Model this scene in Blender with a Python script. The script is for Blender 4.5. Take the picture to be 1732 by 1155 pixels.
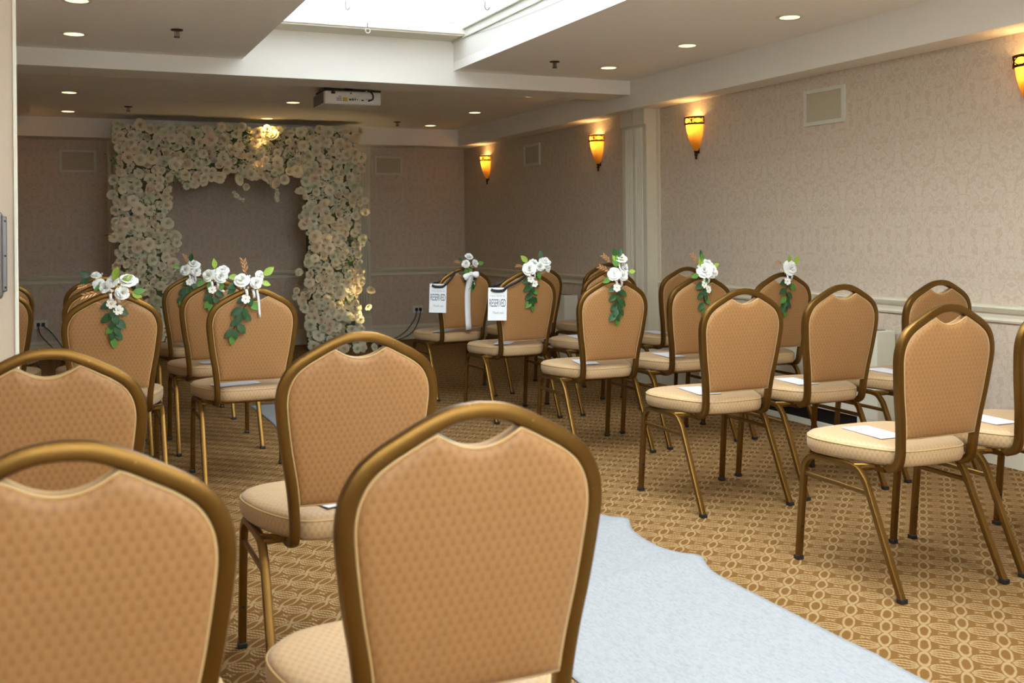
import bpy, bmesh, math, random
from mathutils import Vector, Matrix, Quaternion

# ------------------------------------------------------------------ clear
for o in list(bpy.data.objects):
    bpy.data.objects.remove(o)
scene = bpy.context.scene
C = scene.collection
R = math.radians

# ------------------------------------------------------------------ camera
cam_d = bpy.data.cameras.new('camera')
cam_d.sensor_fit = 'HORIZONTAL'
cam_d.sensor_width = 36.0
cam_d.lens = 1772.81 / 1732 * 36.0
cam_d.shift_y = -(577.5 - 391.91) / 1732
cam_d.clip_start = 0.02
cam_d.dof.use_dof = True
cam_d.dof.focus_distance = 4.6
cam_d.dof.aperture_fstop = 6.3
cam = bpy.data.objects.new('camera', cam_d)
C.objects.link(cam)
cam.matrix_world = (Matrix.Translation((0, 0, 1.15)) @ Matrix.Rotation(-0.41391, 4, 'Z')
                    @ Matrix.Rotation(math.pi / 2, 4, 'X') @ Matrix.Rotation(-0.009523, 4, 'Z'))
scene.camera = cam

# ------------------------------------------------------------------ world: even overcast sky
world = bpy.data.worlds.new('overcast_sky')
scene.world = world
world.use_nodes = True
bg = world.node_tree.nodes['Background']
bg.inputs[0].default_value = (0.89, 0.945, 1.0, 1)
bg.inputs[1].default_value = 7.2

# portal that guides sky light through the skylight opening
pl = bpy.data.lights.new('skylight_portal', 'AREA')
pl.shape = 'RECTANGLE'
pl.size, pl.size_y = 1.45, 7.3
pl.cycles.is_portal = True
po = bpy.data.objects.new('skylight_portal', pl)
po.location = (1.857, 3.21, 2.84)
C.objects.link(po)

pl2 = bpy.data.lights.new('added_window_portal', 'AREA')  # portal for the added window behind the camera
pl2.shape = 'RECTANGLE'
pl2.size, pl2.size_y = 2.7, .7
pl2.cycles.is_portal = True
po2 = bpy.data.objects.new('added_window_portal', pl2)
po2.location = (.65, -.74, 1.6)
po2.rotation_euler = (R(90), 0, R(180))
C.objects.link(po2)

# ------------------------------------------------------------------ exposure
vs = scene.view_settings
vs.view_transform = 'Standard'
vs.look = 'None'
vs.gamma = 1.0
vs.use_curve_mapping = False
vs.exposure = 1.0
scene.cycles.use_denoising = True
scene.cycles.max_bounces = 8
scene.cycles.diffuse_bounces = 6
scene.cycles.transparent_max_bounces = 12
scene.cycles.sample_clamp_indirect = 6.0
scene.cycles.caustics_reflective = False
scene.cycles.caustics_refractive = False

# ------------------------------------------------------------------ node helpers
class NT:
    """tiny math-node compiler"""
    def __init__(self, nt): self.nt = nt
    def new(self, t): return self.nt.nodes.new(t)
    def link(self, a, b): self.nt.links.new(a, b)
    def m(self, op, *args):
        n = self.new('ShaderNodeMath'); n.operation = op
        for i, a in enumerate(args):
            if isinstance(a, (int, float)): n.inputs[i].default_value = a
            else: self.link(a, n.inputs[i])
        return n.outputs[0]
    def add(self, a, b): return self.m('ADD', a, b)
    def sub(self, a, b): return self.m('SUBTRACT', a, b)
    def mul(self, a, b): return self.m('MULTIPLY', a, b)
    def div(self, a, b): return self.m('DIVIDE', a, b)
    def abs(self, a): return self.m('ABSOLUTE', a)
    def fract(self, a): return self.m('FRACT', a)
    def sin(self, a): return self.m('SINE', a)
    def cos(self, a): return self.m('COSINE', a)
    def sqrt(self, a): return self.m('SQRT', a)
    def max(self, a, b): return self.m('MAXIMUM', a, b)
    def min(self, a, b): return self.m('MINIMUM', a, b)
    def step(self, a, lo, hi):            # smoothstep lo..hi
        n = self.new('ShaderNodeMapRange'); n.interpolation_type = 'SMOOTHSTEP'
        self.link(a, n.inputs[0]); n.inputs[1].default_value = lo; n.inputs[2].default_value = hi
        return n.outputs[0]
    def mix(self, f, a, b):
        n = self.new('ShaderNodeMix'); n.data_type = 'RGBA'
        if isinstance(f, (int, float)): n.inputs[0].default_value = f
        else: self.link(f, n.inputs[0])
        for s, v in ((n.inputs[6], a), (n.inputs[7], b)):
            if isinstance(v, tuple): s.default_value = (*v, 1)
            else: self.link(v, s)
        return n.outputs[2]
    def noise(self, vec, scale, detail=3, rough=.5, dist=0):
        n = self.new('ShaderNodeTexNoise')
        if vec is not None: self.link(vec, n.inputs['Vector'])
        n.inputs['Scale'].default_value = scale; n.inputs['Detail'].default_value = detail
        n.inputs['Roughness'].default_value = rough; n.inputs['Distortion'].default_value = dist
        return n.outputs['Fac']
    def xyz(self, kind='Object'):
        t = self.new('ShaderNodeTexCoord'); s = self.new('ShaderNodeSeparateXYZ')
        self.link(t.outputs[kind], s.inputs[0])
        return t.outputs[kind], s.outputs[0], s.outputs[1], s.outputs[2]
    def comb(self, x, y, z=0.0):
        n = self.new('ShaderNodeCombineXYZ')
        for i, a in enumerate((x, y, z)):
            if isinstance(a, (int, float)): n.inputs[i].default_value = a
            else: self.link(a, n.inputs[i])
        return n.outputs[0]
    def bump(self, h, strength, dist):
        n = self.new('ShaderNodeBump'); n.inputs['Strength'].default_value = strength
        n.inputs['Distance'].default_value = dist; self.link(h, n.inputs['Height'])
        return n.outputs[0]

def lin(r, g, b):
    f = lambda c: (c / 255 / 12.92) if c / 255 <= .04045 else ((c / 255 + .055) / 1.055) ** 2.4
    return (f(r), f(g), f(b))

def newmat(name, color=(.5, .5, .5), rough=.6, metal=0.0, spec=.5):
    m = bpy.data.materials.new(name); m.use_nodes = True
    b = m.node_tree.nodes['Principled BSDF']
    b.inputs['Base Color'].default_value = (*color, 1)
    b.inputs['Roughness'].default_value = rough
    b.inputs['Metallic'].default_value = metal
    b.inputs['Specular IOR Level'].default_value = spec
    m.diffuse_color = (*color, 1)
    return m, NT(m.node_tree), b

MAT = {}
def plain(key, color, rough=.6, metal=0.0, spec=.5, var=0.06, scale=12.0):
    """plain paint / plastic with a faint procedural mottling"""
    m, n, b = newmat(key, color, rough, metal, spec)
    vec, x, y, z = n.xyz()
    f = n.noise(vec, scale, 3)
    a = tuple(c * (1 - var) for c in color); d = tuple(min(1, c * (1 + var)) for c in color)
    n.link(n.mix(f, a, d), b.inputs['Base Color'])
    MAT[key] = m
    return m

# wall paper: mirrored noise gives the symmetrical damask figure
def wallpaper(key, axis):
    m, n, b = newmat(key, (.6, .5, .4), .75, 0, .25)
    vec, x, y, z = n.xyz()
    s = y if axis == 'y' else x
    pu = n.m('PINGPONG', n.div(s, .29), .5)
    row = n.m('FLOOR', n.div(z, .36))
    pv = n.fract(n.div(z, .36))
    pu2 = n.m('PINGPONG', n.add(n.div(s, .29), n.mul(row, .5)), .5)
    v = n.comb(pu2, n.mul(n.m('PINGPONG', n.div(z, .36), 1.0), 1.0), 0)
    f1 = n.noise(v, 7.0, 4, .6, .8)
    f2 = n.noise(v, 20.0, 2, .5, .3)
    band = n.max(n.sub(1.0, n.step(n.abs(n.sub(f1, .5)), .015, .05)), n.mul(n.step(f2, .56, .62), .7))
    body = n.step(f1, .48, .6)
    fac = n.min(1.0, n.add(n.mul(band, .6), n.mul(body, .35)))
    base = lin(198, 182, 160); light = lin(219, 207, 189)
    col = n.mix(fac, base, light)
    fine = n.noise(vec, 900, 2)
    col = n.mix(n.mul(fine, .18), col, lin(150, 130, 106))
    n.link(col, b.inputs['Base Color'])
    n.link(n.bump(fac, .25, .002), b.inputs['Normal'])
    MAT[key] = m
wallpaper('paper_right', 'y')
wallpaper('paper_back', 'x')

plain('ceiling_paint', lin(247, 243, 235), .85, 0, .2, .015, 3)
plain('white_paint', lin(234, 230, 220), .7, 0, .3, .015, 3)
plain('trim_paint', lin(214, 207, 184), .45, 0, .4, .03, 5)
plain('door_paint', lin(205, 190, 166), .45, 0, .4, .03, 5)
plain('door_edge_paint', lin(232, 230, 212), .45, 0, .4, .03, 5)
plain('heater_paint', lin(222, 220, 200), .4, 0, .4, .03, 5)
plain('black_metal', (.008, .008, .009), .5, .3)
plain('black_plastic', (.012, .012, .012), .45)
plain('black_ribbon', (.006, .006, .009), .6)
plain('white_plastic', lin(225, 222, 210), .4)
plain('grey_plastic', lin(120, 115, 105), .5)
plain('yellow_plastic', lin(225, 175, 40), .4)
plain('grille', lin(186, 175, 150), .7, 0, .2, .05, 60)
plain('grille_frame', lin(206, 204, 190), .5)
plain('paper', lin(214, 216, 220), .8, 0, .2, .02, 30)
plain('sign_card', lin(232, 236, 236), .75, 0, .2, .02, 30)
plain('ink', (.03, .035, .04), .8)
plain('ink_pale', (.28, .27, .27), .8)
plain('ribbon_white', lin(238, 240, 238), .55, 0, .3, .04, 40)
plain('leaf_dark', lin(34, 74, 30), .45, 0, .5, .35, 30)
plain('leaf_mid', lin(84, 132, 52), .5, 0, .4, .3, 30)
plain('leaf_light', lin(142, 170, 62), .5, 0, .4, .25, 30)
plain('twig', lin(70, 60, 38), .8)
plain('gold_leaf', lin(206, 160, 112), .35, .55, .5, .15, 60)
plain('pollen', lin(225, 195, 70), .8)
plain('daisy', lin(240, 240, 230), .7, 0, .2, .03, 60)
plain('steel', (.20, .185, .175), .42, .9, .5, .12, 25)
plain('iron', (.035, .014, .008), .45, .5)
plain('sprinkler', (.07, .05, .04), .4, .7)
plain('moss', lin(96, 98, 66), .9, 0, .2, .4, 30)

def fabric_petals(key, c1, c2):
    m, n, b = newmat(key, c1, .7, 0, .2)
    oi = n.new('ShaderNodeObjectInfo')
    vec, x, y, z = n.xyz()
    f = n.noise(vec, 3.0, 2)
    col = n.mix(oi.outputs['Random'], c1, c2)
    col = n.mix(n.mul(f, .25), col, tuple(c * .82 for c in c1))
    n.link(col, b.inputs['Base Color'])
    b.inputs['Subsurface Weight'].default_value = 0.0
    MAT[key] = m
fabric_petals('petal_ivory', lin(240, 230, 198), lin(247, 240, 218))
fabric_petals('petal_blush', lin(240, 222, 190), lin(244, 232, 206))
fabric_petals('petal_white', lin(240, 241, 236), lin(234, 236, 226))
fabric_petals('petal_green', lin(226, 228, 196), lin(238, 234, 210))

def jacquard(key, axes):
    m, n, b = newmat(key, (.6, .4, .2), .5, 0, .35)
    vec, x, y, z = n.xyz()
    q = z if axes == 'xz' else y
    u = x
    if axes == 'xy':                      # top face in plan, boxing in elevation
        gm_ = n.new('ShaderNodeNewGeometry'); tx = n.new('ShaderNodeVectorTransform')
        tx.vector_type = 'NORMAL'; tx.convert_from = 'WORLD'; tx.convert_to = 'OBJECT'
        n.link(gm_.outputs['Normal'], tx.inputs[0]); sp_ = n.new('ShaderNodeSeparateXYZ'); n.link(tx.outputs[0], sp_.inputs[0])
        top = n.m('GREATER_THAN', n.abs(sp_.outputs[2]), .6)
        sx_ = n.m('GREATER_THAN', n.abs(sp_.outputs[0]), n.abs(sp_.outputs[1]))
        side_u = n.add(n.mul(sx_, y), n.mul(n.sub(1.0, sx_), x))
        u = n.add(n.mul(top, x), n.mul(n.sub(1.0, top), side_u))
        q = n.add(n.mul(top, y), n.mul(n.sub(1.0, top), z))
    p = n.mul(n.cos(n.mul(u, 2 * math.pi / .0155)), n.cos(n.mul(q, math.pi / .0146)))
    f = n.step(p, -.3, .6)
    gl = n.step(n.sin(n.mul(q, 2 * math.pi / .0146)), -1.0, 1.0)
    light, dark = (lin(155, 114, 67), lin(135, 93, 50)) if axes == 'xz' else (lin(184, 157, 117), lin(167, 133, 90))  # same fabric; seat pair painted paler for the skylight falling on it
    col = n.mix(n.mul(f, .62), light, dark)
    col = n.mix(n.mul(gl, .12), col, lin(184, 134, 80))
    weave = n.noise(vec, 1400, 2)
    col = n.mix(n.mul(weave, .16), col, lin(150, 105, 60))
    n.link(col, b.inputs['Base Color'])
    n.link(n.sub(.58, n.mul(f, .12)), b.inputs['Roughness'])
    b.inputs['Sheen Weight'].default_value = .15
    b.inputs['Sheen Roughness'].default_value = .4
    wr = n.noise(vec, 22, 2)
    n.link(n.bump(n.add(n.mul(f, .12), wr), .25, .004), b.inputs['Normal'])
    MAT[key] = m
jacquard('jacquard_back', 'xz')
jacquard('jacquard_seat_lit', 'xy')
plain('welt', lin(190, 158, 106), .55, 0, .3, .06, 80)

def bronze():
    m, n, b = newmat('bronze_frame', (.24, .13, .03), .34, .85)
    vec, x, y, z = n.xyz()
    f = n.noise(vec, 9, 4, .6); s = n.noise(vec, 160, 2)
    col = n.mix(f, (.13, .062, .010), (.20, .105, .021))
    col = n.mix(n.step(s, .71, .76), col, (.28, .17, .06))
    n.link(col, b.inputs['Base Color'])
    n.link(n.add(.3, n.mul(f, .16)), b.inputs['Roughness'])
    MAT['bronze'] = m
bronze()

def carpet():
    m, n, b = newmat('carpet', (.3, .2, .1), .95, 0, .1)
    vec, x, y, z = n.xyz()
    wob = n.noise(vec, 30, 2)
    q = math.sqrt(.5)
    xx = n.add(n.mul(n.sub(x, y), q), n.mul(n.sub(wob, .5), .009))         # the chains run diagonally
    yy = n.mul(n.add(x, y), q)
    a, p = .1025, .1035
    du = n.mul(n.abs(n.sub(n.fract(n.add(n.div(xx, a), .5)), .5)), a)      # metres from the chain axis
    dv = n.mul(n.abs(n.sub(n.fract(n.add(n.div(yy, p), .5)), .5)), p)      # metres from the link centre
    e = n.sqrt(n.add(n.m('POWER', n.div(du, .0195), 2), n.m('POWER', n.div(dv, .058), 2)))
    ring = n.mul(n.sub(1.0, n.step(n.abs(n.sub(e, .76)), .08, .24)), .74)
    t = n.div(du, a / 2)
    w = n.sub(p / 2, dv)
    arc = n.sin(n.mul(t, math.pi / 2))
    ropes = None
    for k, th in ((.009, .0026), (.027, .0029)):
        d = n.abs(n.sub(w, n.mul(arc, k)))
        r = n.sub(1.0, n.step(d, th, th + .0025))
        ropes = r if ropes is None else n.max(ropes, r)
    outside = n.step(e, 1.0, 1.1)
    tw = n.step(n.sin(n.mul(n.add(n.mul(xx, 1.0), n.mul(yy, .8)), 2 * math.pi / .011)), -2.4, .6)
    ropes = n.mul(n.mul(ropes, outside), tw)
    sx = n.abs(n.sub(du, a / 2))
    star = n.sub(1.0, n.step(n.abs(n.sub(n.mul(sx, .6), dv)), .0018, .0042))
    star = n.mul(star, n.sub(1.0, n.step(n.add(sx, dv), .02, .026)))
    fac = n.min(1.0, n.max(n.max(ring, ropes), n.mul(star, tw)))
    pile = n.noise(vec, 420, 3, .7)
    fac = n.mul(fac, n.add(.62, n.mul(pile, .6)))
    base = n.mix(pile, lin(88, 60, 24), lin(124, 89, 44))
    col = n.mix(fac, base, lin(166, 139, 98))
    n.link(col, b.inputs['Base Color'])
    n.link(n.bump(n.add(fac, n.mul(pile, .6)), .6, .004), b.inputs['Normal'])
    MAT['carpet'] = m
carpet()

def runner_cloth():
    m, n, b = newmat('runner_cloth', lin(226, 232, 236), .85, 0, .2)
    vec, x, y, z = n.xyz()
    st = n.comb(n.mul(x, 1.0), n.mul(y, .35), z)
    f = n.noise(st, 130, 4, .7, .6); g = n.noise(vec, 11, 3)
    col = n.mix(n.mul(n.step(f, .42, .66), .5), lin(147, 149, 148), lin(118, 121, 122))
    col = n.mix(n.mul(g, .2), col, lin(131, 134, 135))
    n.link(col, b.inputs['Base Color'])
    n.link(n.bump(n.add(f, g), .25, .004), b.inputs['Normal'])
    MAT['runner'] = m
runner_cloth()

def emissive(key, color, strength):
    m = bpy.data.materials.new(key); m.use_nodes = True
    nt = m.node_tree; nt.nodes.remove(nt.nodes['Principled BSDF'])
    e = nt.nodes.new('ShaderNodeEmission'); e.inputs[0].default_value = (*color, 1); e.inputs[1].default_value = strength
    nt.links.new(e.outputs[0], nt.nodes['Material Output'].inputs[0])
    MAT[key] = m
emissive('lamp_glow', (1.0, .76, .40), 1.1)
emissive('bulb_glow', (1.0, .72, .35), 14.0)

def amber_glass():
    m = bpy.data.materials.new('amber_glass'); m.use_nodes = True
    nt = m.node_tree; b = nt.nodes['Principled BSDF']; n = NT(nt)
    vec, x, y, z = n.xyz()
    f = n.noise(n.comb(n.mul(x, 1.0), n.mul(y, 1.0), n.mul(z, .25)), 60, 3)
    col = n.mix(f, (.50, .21, .022), (.68, .34, .06))
    tr = nt.nodes.new('ShaderNodeBsdfTranslucent'); n.link(col, tr.inputs[0])
    n.link(col, b.inputs['Base Color']); b.inputs['Roughness'].default_value = .25
    mx = nt.nodes.new('ShaderNodeMixShader'); mx.inputs[0].default_value = .72
    n.link(b.outputs[0], mx.inputs[1]); n.link(tr.outputs[0], mx.inputs[2])
    n.link(mx.outputs[0], nt.nodes['Material Output'].inputs[0])
    MAT['amber'] = m
amber_glass()

def sky_glass():
    m = bpy.data.materials.new('skylight_glass'); m.use_nodes = True
    nt = m.node_tree; b = nt.nodes['Principled BSDF']; n = NT(nt)
    b.inputs['Base Color'].default_value = (.95, .97, 1, 1); b.inputs['Roughness'].default_value = .05
    tr = nt.nodes.new('ShaderNodeBsdfTransparent'); tr.inputs[0].default_value = (.97, .985, 1, 1)
    mx = nt.nodes.new('ShaderNodeMixShader'); mx.inputs[0].default_value = .08
    n.link(tr.outputs[0], mx.inputs[1]); n.link(b.outputs[0], mx.inputs[2])
    n.link(mx.outputs[0], nt.nodes['Material Output'].inputs[0])
    MAT['sky_glass'] = m
sky_glass()

def added_shade_cloth():
    m = bpy.data.materials.new('added_skylight_shade'); m.use_nodes = True
    nt = m.node_tree; n = NT(nt); nt.nodes.remove(nt.nodes['Principled BSDF'])
    vec, x, y, z = n.xyz()
    f = n.noise(vec, 40, 2)
    tl = nt.nodes.new('ShaderNodeBsdfTranslucent'); n.link(n.mix(f, (.36, .36, .36), (.42, .42, .42)), tl.inputs[0])
    tr = nt.nodes.new('ShaderNodeBsdfTransparent'); tr.inputs[0].default_value = (.62, .63, .63, 1)
    mx = nt.nodes.new('ShaderNodeMixShader'); mx.inputs[0].default_value = .5
    n.link(tr.outputs[0], mx.inputs[1]); n.link(tl.outputs[0], mx.inputs[2])
    n.link(mx.outputs[0], nt.nodes['Material Output'].inputs[0])
    MAT['shade'] = m
added_shade_cloth()

# ------------------------------------------------------------------ mesh helpers
class MB:
    def __init__(self): self.v = []; self.f = []
    def grow(self, vs_, fs_):
        o = len(self.v); self.v += [tuple(p) for p in vs_]; self.f += [tuple(i + o for i in q) for q in fs_]
        return self
    def box(self, x0, x1, y0, y1, z0, z1):
        x0, x1 = sorted((x0, x1)); y0, y1 = sorted((y0, y1)); z0, z1 = sorted((z0, z1))
        vs_ = [(x, y, z) for z in (z0, z1) for y in (y0, y1) for x in (x0, x1)]
        return self.grow(vs_, [(0, 2, 3, 1), (4, 5, 7, 6), (0, 1, 5, 4), (2, 6, 7, 3), (0, 4, 6, 2), (1, 3, 7, 5)])
    def sweep(self, path, prof, ref, caps=True, closed=False):
        """sweep 2-D profile (u along side vector, w along ref) along a path"""
        path = [Vector(p) for p in path]; ref = Vector(ref); N = len(path); k = len(prof); vs_ = []
        for i, p in enumerate(path):
            a = path[(i - 1) % N] if (closed or i > 0) else p
            c = path[(i + 1) % N] if (closed or i < N - 1) else p
            t = (c - a).normalized()
            w = (ref - t * ref.dot(t)).normalized(); u = t.cross(w)
            for (pu, pw) in prof: vs_.append(p + u * pu + w * pw)
        fs_ = []
        for i in range(N if closed else N - 1):
            for j in range(k):
                a = i * k + j; b2 = i * k + (j + 1) % k; nx = ((i + 1) % N) * k
                fs_.append((a, b2, nx + (j + 1) % k, nx + j))
        if caps and not closed:
            fs_.append(tuple(range(k))[::-1]); fs_.append(tuple((N - 1) * k + j for j in range(k)))
        return self.grow(vs_, fs_)
    def tube(self, path, r, seg=8, ref=(0.13, 0.21, 1.0), caps=True, closed=False):
        prof = [(r * math.cos(2 * math.pi * j / seg), r * math.sin(2 * math.pi * j / seg)) for j in range(seg)]
        return self.sweep(path, prof, ref, caps, closed)
    def lathe(self, prof, seg=24, cx=0, cy=0, a0=0.0, a1=2 * math.pi):
        full = abs(a1 - a0 - 2 * math.pi) < 1e-6
        n = seg if full else seg + 1; vs_ = []; k = len(prof)
        for i in range(n):
            a = a0 + (a1 - a0) * i / seg
            for (r, z) in prof: vs_.append((cx + r * math.cos(a), cy + r * math.sin(a), z))
        fs_ = []
        for i in range(seg):
            for j in range(k - 1):
                p = i * k + j; q = ((i + 1) % n) * k + j
                fs_.append((p, q, q + 1, p + 1))
        return self.grow(vs_, fs_)
    def mesh(self, name, mat, smooth=False, bevel=0, weld=False):
        me = bpy.data.meshes.new(name)
        me.from_pydata(self.v, [], self.f)
        bm = bmesh.new(); bm.from_mesh(me)
        if weld: bmesh.ops.remove_doubles(bm, verts=bm.verts, dist=1e-5)
        if bevel:
            bmesh.ops.bevel(bm, geom=bm.edges, offset=bevel, segments=2, profile=.5, affect='EDGES', clamp_overlap=True)
        bmesh.ops.recalc_face_normals(bm, faces=bm.faces)
        bm.to_mesh(me); bm.free()
        if mat: me.materials.append(MAT[mat])
        if smooth:
            for p in me.polygons: p.use_smooth = True
            if smooth != True: me.set_sharp_from_angle(angle=R(smooth))
        me.update()
        return me
    def build(self, name, mat, parent=None, smooth=False, bevel=0, weld=False):
        return place(name, self.mesh(name, mat, smooth, bevel, weld), parent)

def place(name, me, parent=None, mw=None):
    o = bpy.data.objects.new(name, me); C.objects.link(o)
    if parent: o.parent = parent
    if mw is not None: o.matrix_basis = mw
    return o

def tag(o, label, cat=None, group=None, kind=None):
    o['label'] = label
    if cat: o['category'] = cat
    if group: o['group'] = group
    if kind: o['kind'] = kind
    return o

def thing(name, label, cat, loc=(0, 0, 0), rz=0.0, group=None):
    o = bpy.data.objects.new(name, None); C.objects.link(o)
    o.empty_display_size = .1
    o.location = loc; o.rotation_euler = (0, 0, rz)
    return tag(o, label, cat, group)

def struct(name, mb, mat, label, parent=None, **kw):
    o = mb.build(name, mat, parent, **kw)
    if not parent: tag(o, label, None, None, 'structure')
    return o

def rrect(w, h, r, seg=3):
    pts = []
    for (cx, cy, a) in ((w / 2 - r, h / 2 - r, 0), (-w / 2 + r, h / 2 - r, 90), (-w / 2 + r, -h / 2 + r, 180), (w / 2 - r, -h / 2 + r, 270)):
        for i in range(seg + 1):
            t = R(a + 90 * i / seg); pts.append((cx + r * math.cos(t), cy + r * math.sin(t)))
    return pts

def catmull(pts, sub=6, closed=False):
    P = [Vector(p) for p in pts]; N = len(P); out = []
    for i in range(N if closed else N - 1):
        p1, p2 = P[i], P[(i + 1) % N]
        p0 = P[i - 1] if (i > 0 or closed) else p1 * 2 - p2
        p3 = P[(i + 2) % N] if (i + 2 < N or closed) else p2 * 2 - p1
        for s in range(sub):
            t = s / sub
            out.append(.5 * ((2 * p1) + (p2 - p0) * t + (2 * p0 - 5 * p1 + 4 * p2 - p3) * t * t + (3 * p1 - p0 - 3 * p2 + p3) * t ** 3))
    if not closed: out.append(P[-1])
    return out

# ------------------------------------------------------------------ room dimensions (metres)
XS, XR = 3.9995, 4.1946            # right soffit face, right wall
XL, XSL = -0.56, -0.365            # left wall, left soffit face
YS, YB = 10.5136, 10.8492          # back soffit face, back wall
Y1, Y2 = 6.8685, 7.2285            # beam front / back
ZS, ZC2, ZB, ZC = 2.0667, 2.2459, 2.1713, 2.2769
KX0, KX1, KY0 = 1.132, 2.582, -0.40  # skylight well
ZW = 2.482                         # top of the well
YR = -.6                          # wall behind the camera
XA = -1.15                         # alcove wall left of the camera
YD = 3.70                          # return wall behind the open door
T = .12
ZTOP = 2.80

struct('floor', MB().box(XA - T, XR + T, YR - T, YB + T, -.1, 0), 'carpet', 'patterned gold and brown carpet with chain-link rows')
struct('wall_back', MB().box(XL - T, XR + T, YB, YB + T, 0, ZTOP), 'paper_back', 'damask papered back wall behind the flower arch')
struct('wall_right', MB().box(XR, XR + T, YR - T, YB, 0, ZTOP), 'paper_right', 'long damask papered wall on the right with sconces')
struct('wall_left', MB().box(XL - T, XL, YD, YB, 0, ZTOP).box(XA - T, XL, YD, YD + T, 0, ZTOP).box(XA - T, XA, YR, YD, 0, ZTOP),
       'paper_right', 'damask papered wall on the left behind the open door')
WX0, WX1, WZ0, WZ1 = -.7, 2.0, 1.25, 1.95  # opening of the window added to light the near chair backs
WXM = (WX0 + WX1) / 2
struct('wall_rear', MB().box(XA - T, WX0, YR - T, YR, 0, ZTOP).box(WX1, XR, YR - T, YR, 0, ZTOP).box(WX0, WX1, YR - T, YR, 0, WZ0).box(WX0, WX1, YR - T, YR, WZ1, ZTOP),
       'paper_back', 'damask papered wall behind the camera with an opening for the added window')
w2 = struct('added_window', MB().box(WX0, WX1, YR - T, YR + .02, WZ0 - .03, WZ0).box(WX0, WX1, YR - T, YR, WZ1 - .04, WZ1).box(WX0, WX0 + .04, YR - T, YR, WZ0, WZ1).box(WX1 - .04, WX1, YR - T, YR, WZ0, WZ1).box(WXM - .02, WXM + .02, YR - T, YR, WZ0, WZ1),
       'white_paint', 'wide unseen window added behind the camera to light the near chairs')
MB().box(WX0 + .04, WXM - .02, YR - .07, YR - .065, WZ0, WZ1 - .04).build('pane', 'sky_glass', w2)
MB().box(WXM + .02, WX1 - .04, YR - .07, YR - .065, WZ0, WZ1 - .04).build('pane', 'sky_glass', w2)

# main ceiling with skylight opening
mc = MB()
mc.box(XA, KX0, YR, Y1, ZC, ZC + .06)
mc.box(KX1, XR, YR, Y1, ZC, ZC + .06)
mc.box(KX0, KX1, YR, KY0, ZC, ZC + .06)
mc.box(XL, XR, Y2, YB, ZC2, ZC2 + .06)
struct('ceiling', mc, 'ceiling_paint', 'cream painted ceiling around the skylight well')

# beam with the well walls above it
struct('trim_1', MB().box(XL, XR, Y1, Y2, ZB, ZW + .16), 'white_paint', 'white painted beam crossing the room below the skylight')
# soffits along right, back and left
struct('trim_2', MB().box(XS, XR, YR, YS, ZS, 2.55).box(XS, XR, YS, YB, ZS, 2.55), 'white_paint', 'white painted soffit running along the right wall')
struct('trim_3', MB().box(XSL, XS, YS, YB, ZS, 2.55), 'white_paint', 'white painted soffit across the back wall')
struct('trim_4', MB().box(XL, XSL, YD, YB, ZS, 2.55), 'white_paint', 'white painted soffit along the left wall')

# skylight: well walls, frame, pane
sk = MB()
sk.box(KX1, KX1 + .05, KY0, Y1, ZC + .06, ZTOP)
sk.box(KX0 - .05, KX0, KY0, Y1, ZC + .06, ZTOP)
sk.box(KX0, KX1, KY0 - .05, KY0, ZC + .06, ZTOP)
w1 = struct('window_1', sk, 'white_paint', 'bright rectangular skylight well set into the ceiling')
led = MB().box(KX0, KX1, Y1 - .215, Y1, ZW, ZW + .012)
led.build('ledge', 'trim_paint', w1)
fr = MB()
fr.box(KX0, KX1, Y1 - .23, Y1 - .205, ZW + .012, ZW + .055)
fr.build('frame', 'white_paint', w1)
rail = MB()
rail.box(KX1 - .012, KX1, KY0, Y1, ZW - .012, ZW - .004)
rail.box(KX1 - .02, KX1, KY0, Y1 - .23, ZW + .045, ZW + .055)
rail.box(KX0, KX0 + .02, KY0, Y1 - .23, ZW + .045, ZW + .055)
rail.box(KX0, KX1, KY0, KY0 + .02, ZW + .045, ZW + .055)
rail.build('rail', 'grille_frame', w1)
MB().box(KX0, KX1, KY0, Y1, ZTOP - .06, ZTOP - .055).build('pane', 'sky_glass', w1)
shd = MB().box(KX0, KX1, 4.3, Y1, ZW + .13, ZW + .132).build('added_shade_cloth', 'shade', w1)  # added sheet, dims the skylight over the beam and back area
shd['label'] = 'pale translucent shade added under the far skylight glass to cut its light'
# roof boards that close the space between skylight and room shell
rf = MB()
rf.box(XA - T, KX0 - .05, YR - T, YB + T, ZTOP, ZTOP + .05)
rf.box(KX1 + .05, XR + T, YR - T, YB + T, ZTOP, ZTOP + .05)
rf.box(KX0 - .05, KX1 + .05, Y1 - .02, YB + T, ZTOP, ZTOP + .05)
rf.box(KX0 - .05, KX1 + .05, YR - T, KY0 - .02, ZTOP, ZTOP + .05)
struct('ceiling_1', rf, 'white_paint', 'roof deck above the ceiling, around the skylight')
# close gap between beam top and roof
struct('trim_5', MB().box(KX0 - .05, KX1 + .05, Y1, Y1 + .05, ZW + .16, ZTOP), 'white_paint', 'white upstand of the skylight above the beam')

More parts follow.
